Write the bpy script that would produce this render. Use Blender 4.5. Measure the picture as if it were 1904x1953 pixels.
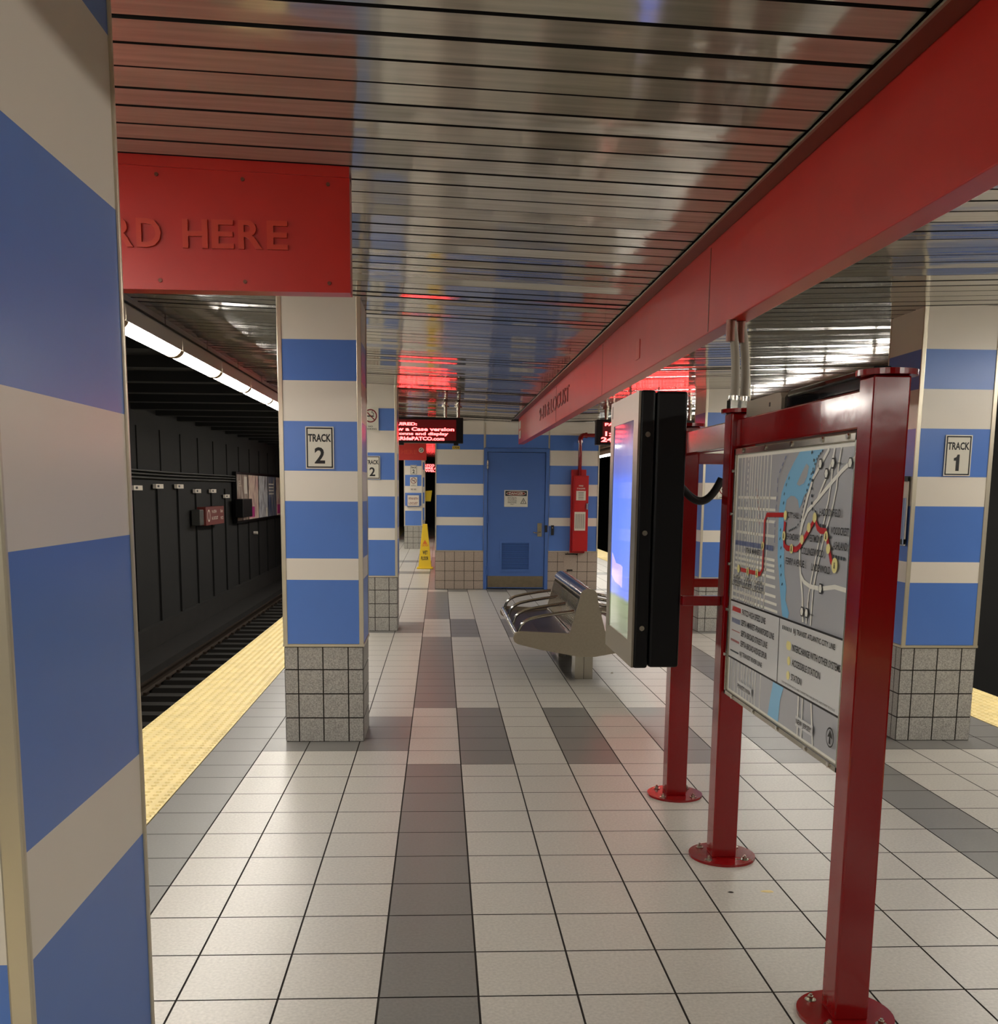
import bpy, math, random
from mathutils import Vector, Matrix
random.seed(7)
for o in list(bpy.data.objects): bpy.data.objects.remove(o)
SC = bpy.context.scene
COL = SC.collection
T = 0.3048            # one floor tile in metres: every coordinate below is given in tiles

# ------------------------------------------------------------------ camera
def cam_matrix(p, y, r):
    return Matrix.Rotation(y, 3, 'Z') @ Matrix.Rotation(p, 3, 'X') @ Matrix.Rotation(r, 3, 'Y')
F, CX, CY = 1951.3, 930.4, 1233.35
R = cam_matrix(-.1512, -.0474, -.0089)
cd = bpy.data.cameras.new('camera'); cam = bpy.data.objects.new('camera', cd); COL.objects.link(cam)
B = Matrix((R.col[0], R.col[2], -R.col[1])).transposed().to_4x4()
B.translation = Vector((.604, -18.62, 5.0195)) * T
cam.matrix_world = B
cd.sensor_fit = 'HORIZONTAL'; cd.sensor_width = 36
cd.lens = F / 1904 * 36
cd.shift_x = (952 - CX) / 1904; cd.shift_y = (CY - 976.5) / 1904
cd.clip_start = .05; cd.clip_end = 200
SC.camera = cam

# ------------------------------------------------------------------ world and exposure
w = bpy.data.worlds.new('world'); SC.world = w; w.use_nodes = True
w.node_tree.nodes['Background'].inputs[0].default_value = (.9, .85, .8, 1)
w.node_tree.nodes['Background'].inputs[1].default_value = .02
SC.view_settings.view_transform = 'Standard'; SC.view_settings.look = 'None'
SC.view_settings.gamma = 1; SC.view_settings.use_curve_mapping = False
SC.view_settings.exposure = 1.12
LAMP_POWER = 20.0
LAMP_COLOUR = (1.0, .945, .86, 1)

# ------------------------------------------------------------------ materials
def lin(c):
    c = [x / 255 for x in c]
    return tuple((x / 12.92 if x <= .04045 else ((x + .055) / 1.055) ** 2.4) for x in c) + (1,)
def mat(name, rgb, rough=.5, metal=0, spec=.5, coat=0, emit=0, emit_rgb=None):
    m = bpy.data.materials.new(name); m.use_nodes = True
    b = m.node_tree.nodes['Principled BSDF']
    b.inputs['Base Color'].default_value = lin(rgb) if max(rgb) > 1 else tuple(rgb) + (1,)
    b.inputs['Roughness'].default_value = rough; b.inputs['Metallic'].default_value = metal
    b.inputs['Specular IOR Level'].default_value = spec
    b.inputs['Coat Weight'].default_value = coat; b.inputs['Coat Roughness'].default_value = .08
    if emit:
        b.inputs['Emission Color'].default_value = lin(emit_rgb) if emit_rgb else b.inputs['Base Color'].default_value
        b.inputs['Emission Strength'].default_value = emit
    return m
def noise_on(m, scale, amount, bump=0, stretch=None, detail=4, rough_amt=0, bump_scale=None, bump_stretch=None, dist=.01):
    nt = m.node_tree; N = nt.nodes; L = nt.links; b = N['Principled BSDF']
    tc = N.new('ShaderNodeTexCoord'); mp = N.new('ShaderNodeMapping')
    if stretch: mp.inputs['Scale'].default_value = stretch
    L.new(tc.outputs['Object'], mp.inputs['Vector'])
    n = N.new('ShaderNodeTexNoise'); n.inputs['Scale'].default_value = scale; n.inputs['Detail'].default_value = detail
    L.new(mp.outputs['Vector'], n.inputs['Vector'])
    if amount:
        c = b.inputs['Base Color'].default_value[:]
        r = N.new('ShaderNodeValToRGB')
        r.color_ramp.elements[0].position = .3; r.color_ramp.elements[1].position = .7
        r.color_ramp.elements[0].color = tuple(max(0, x * (1 - amount)) for x in c[:3]) + (1,)
        r.color_ramp.elements[1].color = tuple(min(1, x * (1 + amount)) for x in c[:3]) + (1,)
        L.new(n.outputs['Fac'], r.inputs['Fac']); L.new(r.outputs['Color'], b.inputs['Base Color'])
    if rough_amt:
        mr = N.new('ShaderNodeMapRange'); r0 = b.inputs['Roughness'].default_value
        mr.inputs['To Min'].default_value = max(0, r0 - rough_amt); mr.inputs['To Max'].default_value = r0 + rough_amt
        L.new(n.outputs['Fac'], mr.inputs['Value']); L.new(mr.outputs['Result'], b.inputs['Roughness'])
    if bump:
        mp2 = N.new('ShaderNodeMapping')
        if bump_stretch: mp2.inputs['Scale'].default_value = bump_stretch
        L.new(tc.outputs['Object'], mp2.inputs['Vector'])
        n2 = N.new('ShaderNodeTexNoise'); n2.inputs['Scale'].default_value = bump_scale or scale; n2.inputs['Detail'].default_value = 2
        L.new(mp2.outputs['Vector'], n2.inputs['Vector'])
        bp = N.new('ShaderNodeBump'); bp.inputs['Strength'].default_value = bump; bp.inputs['Distance'].default_value = dist
        L.new(n2.outputs['Fac'], bp.inputs['Height']); L.new(bp.outputs['Normal'], b.inputs['Normal'])
    return m

M = {}
M['tile_light'] = noise_on(mat('light porcelain tile', (180, 176, 167), .34, spec=.5), 90, .13, rough_amt=.06, detail=6)
M['tile_dark'] = noise_on(mat('dark porcelain tile', (116, 114, 110), .36, spec=.5), 90, .12, rough_amt=.06, detail=6)
M['grout'] = mat('dark grout', (38, 32, 27), .9)
M['tactile'] = noise_on(mat('yellow tactile paving', (220, 200, 138), .55), 8, .1, detail=6)
M['white'] = noise_on(mat('off white laminate', (222, 215, 203), .3, spec=.5), 3, .02)
M['blue'] = noise_on(mat('blue laminate', (84, 124, 200), .28, spec=.5), 3, .03)
M['trim'] = mat('satin aluminium trim', (205, 196, 175), .32, metal=.6)
M['base_tile'] = noise_on(mat('speckled grey wall tile', (160, 157, 150), .55), 130, .34, detail=3)
M['booth_tile'] = noise_on(mat('speckled beige wall tile', (168, 152, 138), .5), 110, .22, detail=3)
M['red'] = noise_on(mat('red sign enamel', (186, 34, 24), .34, spec=.5), 5, .05)
M['red_dull'] = mat('dull dark red enamel', (104, 34, 26), .6)  # darker, rougher red for the tunnel station sign
M['red_letter'] = mat('worn red letter', (196, 54, 30), .32)
M['red_brown'] = mat('brown red ceiling channel', (112, 60, 42), .35, metal=.3)
M['red_gloss'] = noise_on(mat('glossy red paint', (128, 8, 11), .14, spec=.45, coat=.12), 3, .04, bump=.06, bump_scale=14)
M['slat'] = noise_on(mat('polished aluminium slat', (182, 177, 163), .10, metal=.42, spec=.8), 5, .14, bump=.17, stretch=(.5, 8, 1), rough_amt=.06, bump_scale=2.2, bump_stretch=(1, 3, 1), dist=.012, detail=7)
M['slot'] = mat('dark ceiling slot', (14, 12, 10), .9)
M['steel'] = noise_on(mat('stainless steel', (178, 172, 158), .26, metal=1), 60, .05, stretch=(1, .05, 1))
M['steel_brushed'] = noise_on(mat('brushed stainless panel', (158, 148, 130), .42, metal=.7), 60, .05)
M['steel_polish'] = mat('polished steel tube', (205, 200, 190), .14, metal=1)
M['seat_dark'] = mat('dark steel seat', (96, 90, 88), .34, metal=.9)
M['black'] = mat('black powder coat', (5, 5, 6), .45, spec=.3)
M['black_gloss'] = mat('black glass', (8, 8, 9), .06, spec=.6)
M['bezel'] = mat('brushed silver bezel', (150, 143, 128), .36, metal=.8)
M['rubber'] = mat('black rubber', (12, 11, 11), .5)
M['tunnel'] = noise_on(mat('sooty tunnel concrete', (15, 14, 12), .85), 2, .25, detail=6)
M['tunnel_low'] = noise_on(mat('rust stained concrete', (22, 18, 14), .9), 3, .3, detail=6)
M['ballast'] = noise_on(mat('black ballast', (22, 20, 18), .95), 20, .5, bump=.6)
M['tie'] = mat('dark timber sleeper', (34, 31, 27), .85)
M['rail'] = mat('worn steel rail', (70, 58, 48), .5, metal=.7)
M['cable'] = mat('grey cable', (60, 60, 56), .5)
M['lamp'] = mat('glowing lamp lens', (255, 250, 235), .4, emit=LAMP_POWER)
M['lamp'].node_tree.nodes['Principled BSDF'].inputs['Emission Color'].default_value = LAMP_COLOUR
M['lamp_ring'] = mat('amber lamp ring', (120, 88, 36), .6)
M['fixture'] = mat('grey painted fixture', (150, 140, 125), .45)
M['pipe'] = noise_on(mat('dirty galvanised pipe', (110, 104, 96), .5, metal=.4), 10, .3)
M['sign_white'] = mat('white sign sheet', (214, 210, 196), .4)
M['ink'] = mat('black ink', (18, 17, 18), .5)
M['sign_red'] = mat('prohibition red', (122, 22, 24), .45)
M['dark_red_text'] = mat('dark red ink', (120, 30, 22), .4)
M['led_red'] = mat('glowing red led', (255, 30, 20), .5, emit=8, emit_rgb=(255, 58, 58))
M['led_face'] = mat('dim red led face', (24, 3, 4), .35, emit=.07, emit_rgb=(170, 4, 14))
M['door_blue'] = noise_on(mat('blue door paint', (72, 108, 176), .42), 3, .03)
M['door_dark'] = mat('louvre gap shade blue', (40, 66, 118), .5)  # darker door blue, painted shade for the sheet behind the louvre slats
M['kick'] = noise_on(mat('dull steel kick plate', (134, 122, 100), .38, metal=.8), 12, .1)
M['cab_red'] = mat('fire cabinet red', (180, 14, 14), .32)
M['paper'] = mat('white paper', (216, 206, 192), .6)
M['cone'] = mat('yellow cone plastic', (232, 196, 28), .4)
M['orange'] = mat('orange warning ink', (216, 108, 30), .5)
M['map_grey'] = mat('map grey', (172, 173, 178), .3)
M['map_light'] = mat('map legend grey', (208, 208, 208), .3)
M['map_white'] = mat('map white', (236, 234, 224), .35)
M['map_blue'] = mat('map river blue', (130, 190, 228), .3)
M['map_dash'] = mat('map dash blue', (52, 82, 150), .3)
M['map_teal'] = mat('map dash dark', (44, 58, 62), .3)
M['map_red'] = mat('map line red', (190, 40, 40), .3)
M['map_pink'] = mat('map thin red', (180, 110, 110), .3)
M['map_yellow'] = mat('map station yellow', (236, 224, 150), .4)
M['yellow_label'] = mat('yellow label', (206, 176, 62), .5)
M['brass'] = mat('satin door hardware', (170, 160, 130), .3, metal=.9)
M['clear'] = mat('frosted acrylic', (150, 165, 195), .15)
M['poster1'] = None
def poster_mat(name, a, b, c):
    m = mat(name, a, .35); nt = m.node_tree; N = nt.nodes; L = nt.links
    tc = N.new('ShaderNodeTexCoord'); n = N.new('ShaderNodeTexNoise'); n.inputs['Scale'].default_value = 2.2; n.inputs['Detail'].default_value = 5
    mp = N.new('ShaderNodeMapping'); mp.inputs['Scale'].default_value = (1, 2, .8)
    r = N.new('ShaderNodeValToRGB'); e = r.color_ramp.elements
    e[0].position = .35; e[0].color = lin(a); e[1].position = .68; e[1].color = lin(c)
    k = e.new(.5); k.color = lin(b)
    L.new(tc.outputs['Object'], mp.inputs['Vector']); L.new(mp.outputs['Vector'], n.inputs['Vector'])
    L.new(n.outputs['Fac'], r.inputs['Fac']); L.new(r.outputs['Color'], N['Principled BSDF'].inputs['Base Color'])
    return m

def screen_mat():
    m = bpy.data.materials.new('lit picture with top reflection'); m.use_nodes = True
    nt = m.node_tree; N = nt.nodes; L = nt.links; b = N['Principled BSDF']
    b.inputs['Base Color'].default_value = (.01, .01, .012, 1); b.inputs['Roughness'].default_value = .05
    tc = N.new('ShaderNodeTexCoord'); sp = N.new('ShaderNodeSeparateXYZ'); L.new(tc.outputs['Generated'], sp.inputs[0])
    n = N.new('ShaderNodeTexNoise'); n.inputs['Scale'].default_value = 6
    mp = N.new('ShaderNodeMapping'); mp.inputs['Scale'].default_value = (1, 14, .8)
    L.new(tc.outputs['Generated'], mp.inputs[0]); L.new(mp.outputs[0], n.inputs['Vector'])
    ad = N.new('ShaderNodeMath'); ad.operation = 'MULTIPLY_ADD'; ad.inputs[1].default_value = .05
    L.new(n.outputs['Fac'], ad.inputs[0]); L.new(sp.outputs['Z'], ad.inputs[2])
    r = N.new('ShaderNodeValToRGB'); e = r.color_ramp.elements
    e[0].position = 0; e[0].color = (.10, .11, .09, 1)
    e[1].position = 1; e[1].color = (.05, .04, .06, 1)
    for p, c in ((.03, (.13, .14, .10, 1)), (.19, (.15, .18, .10, 1)), (.215, (.12, .17, .62, 1)), (.5, (.10, .17, .70, 1)), (.74, (.09, .15, .62, 1)), (.80, (.10, .12, .36, 1)), (.93, (.16, .13, .24, 1))):  # topmost stops paint a dim reflection over the upper picture
        k = e.new(p); k.color = c
    L.new(ad.outputs[0], r.inputs['Fac']); L.new(r.outputs['Color'], b.inputs['Emission Color'])
    b.inputs['Emission Strength'].default_value = .85
    return m
M['screen'] = screen_mat()
M['screen_pink'] = mat('lit pale shape', (40, 40, 45), .05, emit=.62, emit_rgb=(190, 172, 222))

# ------------------------------------------------------------------ mesh helper (tile units in, metres out)
def V(*a): return Vector(a[0] if len(a) == 1 else a)
_font = {}
def text_geo(body, bold):
    key = (body, bold)
    if key not in _font:
        c = bpy.data.curves.new('t', 'FONT'); c.body = body; c.size = 1; c.offset = bold; c.resolution_u = 3
        o = bpy.data.objects.new('t', c); COL.objects.link(o)
        bpy.context.view_layer.update()
        me = bpy.data.meshes.new_from_object(o.evaluated_get(bpy.context.evaluated_depsgraph_get()))
        vs = [v.co.copy() for v in me.vertices]; fs = [tuple(p.vertices) for p in me.polygons]
        bpy.data.objects.remove(o); bpy.data.curves.remove(c); bpy.data.meshes.remove(me)
        _font[key] = (vs, fs)
    return _font[key]

class MB:
    def __init__(s, loc=(0, 0, 0)):
        s.v = []; s.f = []; s.m = []; s.sm = []; s.loc = V(loc); s.mats = []
    def mi(s, m):
        if m not in s.mats: s.mats.append(m)
        return s.mats.index(m)
    def add(s, vs, fs, m, smooth=False):
        n = len(s.v); s.v += [(V(p) - s.loc) * T for p in vs]
        k = s.mi(m)
        for f in fs: s.f.append(tuple(n + i for i in f)); s.m.append(k); s.sm.append(smooth)
    def quad(s, a, b, c, d, m): s.add([a, b, c, d], [(0, 1, 2, 3)], m)
    def box(s, x0, x1, y0, y1, z0, z1, m):
        vs = [(x, y, z) for x in (x0, x1) for y in (y0, y1) for z in (z0, z1)]
        s.add(vs, [(0, 1, 3, 2), (4, 6, 7, 5), (0, 4, 5, 1), (2, 3, 7, 6), (0, 2, 6, 4), (1, 5, 7, 3)], m)
    def frame(s, ax):
        ax = V(ax).normalized(); u = ax.orthogonal().normalized(); return u, ax.cross(u)
    def cyl(s, a, b, r, m, n=20, r2=None, smooth=True):
        a, b = V(a), V(b); u, w_ = s.frame(b - a); r2 = r if r2 is None else r2
        vs = []
        for p, rr in ((a, r), (b, r2)):
            vs += [p + (u * math.cos(2 * math.pi * i / n) + w_ * math.sin(2 * math.pi * i / n)) * rr for i in range(n)]
        s.add(vs, [(i, (i + 1) % n, n + (i + 1) % n, n + i) for i in range(n)], m, smooth)
        s.add(vs[:n], [tuple(range(n))[::-1]], m); s.add(vs[n:], [tuple(range(n))], m)
    def tube(s, pts, r, m, n=12, ends=True):
        pts = [V(p) for p in pts]; rings = []; u = None
        for i, p in enumerate(pts):
            t = (pts[min(i + 1, len(pts) - 1)] - pts[max(i - 1, 0)]).normalized()
            if u is None: u = t.orthogonal().normalized()
            u = (u - t * u.dot(t)).normalized(); w_ = t.cross(u)
            rings.append([p + (u * math.cos(2 * math.pi * k / n) + w_ * math.sin(2 * math.pi * k / n)) * r for k in range(n)])
        vs = [q for g in rings for q in g]; fs = []
        for i in range(len(pts) - 1):
            for k in range(n): fs.append((i * n + k, i * n + (k + 1) % n, (i + 1) * n + (k + 1) % n, (i + 1) * n + k))
        s.add(vs, fs, m, True)
        if ends: s.add(rings[0], [tuple(range(n))[::-1]], m); s.add(rings[-1], [tuple(range(n))], m)
    def prism(s, prof, d, m, smooth=False):     # closed outline (3-D points) pushed along d
        n = len(prof); d = V(d); a = [V(p) for p in prof]; b = [p + d for p in a]
        s.add(a + b, [(i, (i + 1) % n, n + (i + 1) % n, n + i) for i in range(n)], m, smooth)
        s.add(a, [tuple(range(n))[::-1]], m); s.add(b, [tuple(range(n))], m)
    def text(s, body, o, u, v, wd, ht, m, ext=0, bold=.012, nrm=None):
        vs, fs = text_geo(body, bold)
        x0 = min(p.x for p in vs); x1 = max(p.x for p in vs); y0 = min(p.y for p in vs); y1 = max(p.y for p in vs)
        u = V(u); v = V(v); n = u.cross(v)
        f = lambda p, e: V(o) + u * ((p.x - x0) / (x1 - x0) * wd) + v * ((p.y - y0) / (y1 - y0) * ht) + n * e
        s.add([f(p, ext) for p in vs], fs, m)
        if ext:
            cnt = {}
            for q in fs:
                for i in range(len(q)):
                    e = (q[i], q[(i + 1) % len(q)]); k = tuple(sorted(e)); cnt.setdefault(k, []).append(e)
            ed = [e[0] for e in cnt.values() if len(e) == 1]
            vv = []; ff = []
            for a, b in ed:
                k = len(vv); vv += [f(vs[a], 0), f(vs[b], 0), f(vs[b], ext), f(vs[a], ext)]; ff.append((k, k + 1, k + 2, k + 3))
            s.add(vv, ff, m)
    def ring(s, c, u, v, r0, r1, m, n=32, sy=1):
        c, u, v = V(c), V(u), V(v); vs = []
        for i in range(n):
            a = 2 * math.pi * i / n; d = u * math.cos(a) + v * math.sin(a) * sy; vs += [c + d * r0, c + d * r1]
        s.add(vs, [(2 * i, 2 * i + 1, (2 * i + 3) % (2 * n), (2 * i + 2) % (2 * n)) for i in range(n)], m)
    def disc(s, c, u, v, r, m, n=32, sy=1):
        c, u, v = V(c), V(u), V(v)
        s.add([c + u * math.cos(2 * math.pi * i / n) * r + v * math.sin(2 * math.pi * i / n) * r * sy for i in range(n)], [tuple(range(n))], m)
    def line(s, pts, wd, n, m):                  # flat ribbon on a plane with normal n
        pts = [V(p) for p in pts]; n = V(n).normalized(); vs = []
        for i, p in enumerate(pts):
            t = (pts[min(i + 1, len(pts) - 1)] - pts[max(i - 1, 0)]).normalized(); k = t.cross(n).normalized() * wd / 2
            vs += [p - k, p + k]
        s.add(vs, [(2 * i, 2 * i + 1, 2 * i + 3, 2 * i + 2) for i in range(len(pts) - 1)], m)
    def build(s, name, parent=None, bevel=0, **tags):
        me = bpy.data.meshes.new(name); me.from_pydata(s.v, [], s.f)
        for m in s.mats: me.materials.append(M[m])
        me.polygons.foreach_set('material_index', s.m); me.polygons.foreach_set('use_smooth', s.sm); me.update()
        o = bpy.data.objects.new(name, me); COL.objects.link(o)
        if parent: o.parent = parent
        else: o.location = s.loc * T
        if bevel:
            b = o.modifiers.new('bevel', 'BEVEL'); b.width = bevel * T; b.segments = 2; b.limit_method = 'ANGLE'; b.harden_normals = False
        for k, x in tags.items(): o[k] = x
        return o
def thing(name, loc, label, cat, group=None, **kw):
    o = bpy.data.objects.new(name, None); COL.objects.link(o); o.location = V(loc) * T; o.empty_display_size = .1
    if label: o['label'] = label
    if cat: o['category'] = cat
    if group: o['group'] = group
    for k, x in kw.items(): o[k] = x
    return o
def dup(root, loc, label, group=None):
    r = root.copy(); COL.objects.link(r); r.location = V(loc) * T; r['label'] = label
    if group: r['group'] = group
    for ch in list(root.children):
        c = ch.copy(); COL.objects.link(c); c.parent = r
        for g in ch.children:
            d = g.copy(); COL.objects.link(d); d.parent = c
    return r
def tile_panel(mb, o, u, v, us, vs, gap, m, back=.012):
    """tiles laid on a plane: us / vs are the joint positions; gap is the joint width"""
    o, u, v = V(o), V(u), V(v); n = u.cross(v).normalized()
    P = lambda a, b, e: o + u * a + v * b + n * e
    for i in range(len(us) - 1):
        for j in range(len(vs) - 1):
            a0, a1, b0, b1 = us[i] + gap / 2, us[i + 1] - gap / 2, vs[j] + gap / 2, vs[j + 1] - gap / 2
            if a1 <= a0 or b1 <= b0: continue
            mm = m(i, j) if callable(m) else m
            if mm is None: continue
            mb.quad(P(a0, b0, back), P(a1, b0, back), P(a1, b1, back), P(a0, b1, back), mm)

# ================================================================== THE SETTING
CEIL0 = 8.44
def zc(x):            # V-shaped soffit, lowest along the sign beam
    return CEIL0 + .035 * (abs(x - 4.475) - .375)
# ---- platform floor
rows = [-40 + i for i in range(40)] + [-.18, .83, 1.84, 2.87, 3.86, 4.8, 5.5]
rows = [r for r in rows if r != 0]
y = 6.5
while y < 125: rows.append(y); y += 1.0
cols = [-3.8, -2.83, -2] + list(range(-1, 12)) + [11.83, 12.8]
def floor_m(i, j):
    xc = (cols[i] + cols[i + 1]) / 2; yc = (rows[j] + rows[j + 1]) / 2
    L = 'tile_light'; D = 'tile_dark'
    if xc < -2.83 or xc > 11.83: return D if yc < 33 else L
    if yc > 33:
        if 33.6 < yc < 34.6 or 43.4 < yc < 46 or 53 < yc < 55.5: return D
        if 0 < xc < 1 and yc < 60: return D
        return L
    k = round((yc - 2.3) / 16.45); yb = yc - k * 16.45
    band = -.2 < yb < 4.75
    if 0 < xc < 1 or 8 < xc < 9: return L if band else D
    if band and (1 < xc < 2 or 3 < xc < 4 or 5 < xc < 6 or 7 < xc < 8): return D
    if .8 < yb < 3.9 and (xc < 0 or xc > 9): return D
    return L
fl = MB(); fl.box(-3.8, 12.8, -40, 125, -.6, -.012, 'grout')
tile_panel(fl, (0, 0, -.012), (1, 0, 0), (0, 1, 0), cols, rows, .022, floor_m)
fl.build('floor', kind='structure')
# ---- tactile edges
def tactile(name, x0, x1, edge):
    mb = MB(); y = -40
    while y < 124:
        mb.box(x0, x1, y + .006, y + 4.09, -.25, .012, 'tactile'); y += 4.1
    nx = 10; n = 8; st = (x1 - x0 - .16) / (nx - 1)
    j = 0; yy = -8.0
    while yy < 60:
        for i in range(nx):
            cx, cy = x0 + .08 + i * st, yy + (0)
            vs = []
            for r_, z_ in ((.052, .012), (.028, .034)):
                vs += [(cx + r_ * math.cos(2 * math.pi * k / n), cy + r_ * math.sin(2 * math.pi * k / n), z_) for k in range(n)]
            mb.add(vs, [(k, (k + 1) % n, n + (k + 1) % n, n + k) for k in range(n)] + [tuple(range(n, 2 * n))], 'tactile')
        yy += st
    return mb.build(name, kind='structure')
tactile('trim_1', -5.62, -3.8, -1); tactile('trim_2', 12.8, 14.62, 1)
for nm, x0, x1 in (('wall_platform_left', -5.5, -3.6), ('wall_platform_right', 12.6, 14.5)):
    mb = MB(); mb.box(x0, x1, -40, 125, -4.7, -.25, 'tunnel_low'); mb.build(nm, kind='structure')
# ---- ceiling of aluminium slats
P = .4918
ce = MB()
for x0, x1 in ((-5.62, 4.1), (4.85, 14.6)):
    y = -37.87
    while y < 120:
        e = random.gauss(0, .0042); w0 = P - .064
        if 33.9 < y < 46 and False: pass
        xs = [x0, x1]
        za, zb = zc(x0), zc(x1); s1 = random.gauss(0, .0009)
        dz = .012
        ce.quad((x0, y, za + e), (x0, y + w0, za - e), (x1, y + w0, zb - e + s1), (x1, y, zb + e + s1), 'slat')
        for yy, q in ((y, e), (y + w0, -e)):      # folded edges
            ce.quad((x0, yy, za + q), (x1, yy, zb + q + s1), (x1, yy, zb + q + .05), (x0, yy, za + q + .05), 'slot' if yy == y else 'slat')
        y += P
    ce.quad((x0, -38, zc(x0) + .06), (x1, -38, zc(x1) + .06), (x1, 120, zc(x1) + .06), (x0, 120, zc(x0) + .06), 'slot')
ce.quad((4.1, -38, CEIL0 + .06), (4.85, -38, CEIL0 + .06), (4.85, 120, CEIL0 + .06), (4.1, 120, CEIL0 + .06), 'slot')
ce.build('ceiling', kind='structure')
mb = MB(); mb.box(-17, 26, -42, 125, 9.6, 10, 'tunnel')
for i in range(34): mb.box(-16, -5.9, -40 + i * 4.9, -39.2 + i * 4.9, 9.2, 9.6, 'tunnel')
mb.build('ceiling_tunnel', kind='structure')
# fascia closing the gap between slats and slab
mb = MB(); mb.box(-5.68, -5.62, -40, 122, 8.74, 9.6, 'tunnel'); mb.box(14.6, 14.66, -40, 122, 8.74, 9.6, 'tunnel'); mb.build('trim_3', kind='structure')
# ---- tunnel walls, track beds
mb = MB(); mb.box(-17, -16, -42, 125, -5.2, 10, 'tunnel')
for i in range(36):                      # flat pilasters
    y = -38.6 + i * 4.78
    mb.box(-16, -15.88, y, y + .5, -4.6, 5.0, 'tunnel')
for i in range(30): mb.box(-16, -15.93, -38 + i * 4.78 + .6, -38 + i * 4.78 + 4.1, 5.9, 8.4, 'tunnel')
mb.box(-16, -15.6, -42, 125, -5, -2.8, 'tunnel_low'); mb.box(-16, -13.85, -42, 125, -5, -4.0, 'tunnel_low')
mb.build('wall_left', kind='structure')
mb = MB(); mb.box(25, 26, -42, 125, -5.2, 10, 'tunnel'); mb.build('wall_right', kind='structure')
mb = MB(); mb.box(-17, 26, 125, 126, -5.2, 10, 'tunnel'); mb.build('wall_end', kind='structure')
mb = MB(); mb.box(-17, 26, -43, -42, -5.2, 10, 'tunnel'); mb.build('wall_near', kind='structure')
mb = MB(); mb.box(-16, -3.6, -42, 125, -5.2, -4.7, 'ballast'); mb.build('floor_track_left', kind='structure')
mb = MB(); mb.box(12.6, 25, -42, 125, -5.2, -4.7, 'ballast'); mb.build('floor_track_right', kind='structure')
# ---- tracks
for side, c in (('left', -10.9), ('right', 19.9)):
    if side == 'left':
        tr = thing('railway_track', (c, 0, -4.7), 'dark railway track in the pit left of the yellow platform edge', 'track')
    else:
        tr = thing('railway_track', (c, 0, -4.7), 'railway track in the dark pit beyond the right platform edge', 'track')
    for k in (-2.35, 2.35):
        mb = MB((c, 0, -4.7)); X = c + k
        prof = [(-.2, 0), (.2, 0), (.2, .04), (.03, .08), (.03, .3), (.09, .34), (.09, .42), (-.09, .42), (-.09, .34), (-.03, .3), (-.03, .08), (-.2, .04)]
        mb.prism([(X + a, -40, -4.45 + b) for a, b in prof], (0, 164, 0), 'rail'); mb.build('rail', tr)
    if side == 'left':
        for i in range(60):
            mb = MB((c, 0, -4.7)); yy = -2 + i * 2.0
            mb.box(c - 2.9, c + 4.0, yy, yy + .75, -4.72, -4.42, 'tie')
            for q in (-2.35, 2.35):
                mb.box(c + q - .42, c + q - .27, yy + .12, yy + .6, -4.42, -4.28, 'rail'); mb.box(c + q + .27, c + q + .42, yy + .12, yy + .6, -4.42, -4.28, 'rail')
            mb.build('sleeper', tr)

# ---- striped cladding, shared by columns and the booth
BANDS = [(1.99, 3.26, 'blue'), (3.26, 3.68, 'white'), (3.68, 4.79, 'blue'), (4.79, 5.37, 'white'), (5.37, 6.31, 'blue'), (6.31, 7.07, 'white'), (7.07, 7.83, 'blue'), (7.83, 8.66, 'white')]

# ---- booth at the end of the aisle
BX0, BX1, BY = .36, 8.72, 34.0
wl = MB()
wl.box(BX0 + .02, 2.85, BY + .02, 46, 0, 8.5, 'white'); wl.box(6.16, BX1 - .02, BY + .02, 46, 0, 8.5, 'white'); wl.box(2.8, 6.2, BY + .5, 46, 0, 8.5, 'white')
wl.box(2.85, 6.16, BY + .02, BY + .6, 7.17, 8.5, 'white')
for x0, x1, full in ((BX0, 2.84, True), (6.15, BX1, True), (2.84, 6.15, False)):
    for a, b, m in BANDS:
        if not full:
            if b <= 7.17: continue
            a = max(a, 7.17)
        wl.box(x0 + .03, x1 - .03, BY, BY + .03, a, min(b, 8.42), m)
for x in (BX0, BX1 - .06): wl.box(x, x + .06, BY - .03, BY + .03, 1.95, 8.42, 'trim')
for x in (2.86, 6.1): wl.box(x, x + .06, BY - .012, BY + .03, 7.19, 8.42, 'trim')
for x0, x1 in ((BX0, 2.84), (6.15, BX1)):
    wl.box(x0, x1, BY - .03, BY + .03, 1.93, 1.98, 'trim')
    wl.box(x0, x1, BY - .02, BY + .02, 0, 1.93, 'grout')
    n = round((x1 - x0) / .5); us = [x0 + (x1 - x0) * i / n for i in range(n + 1)]
    tile_panel(wl, (0, BY - .02, 0), (1, 0, 0), (0, 0, 1), us, [0, .44, .93, 1.43, 1.93], .022, 'booth_tile')
wl.build('wall_booth', kind='structure')
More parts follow.
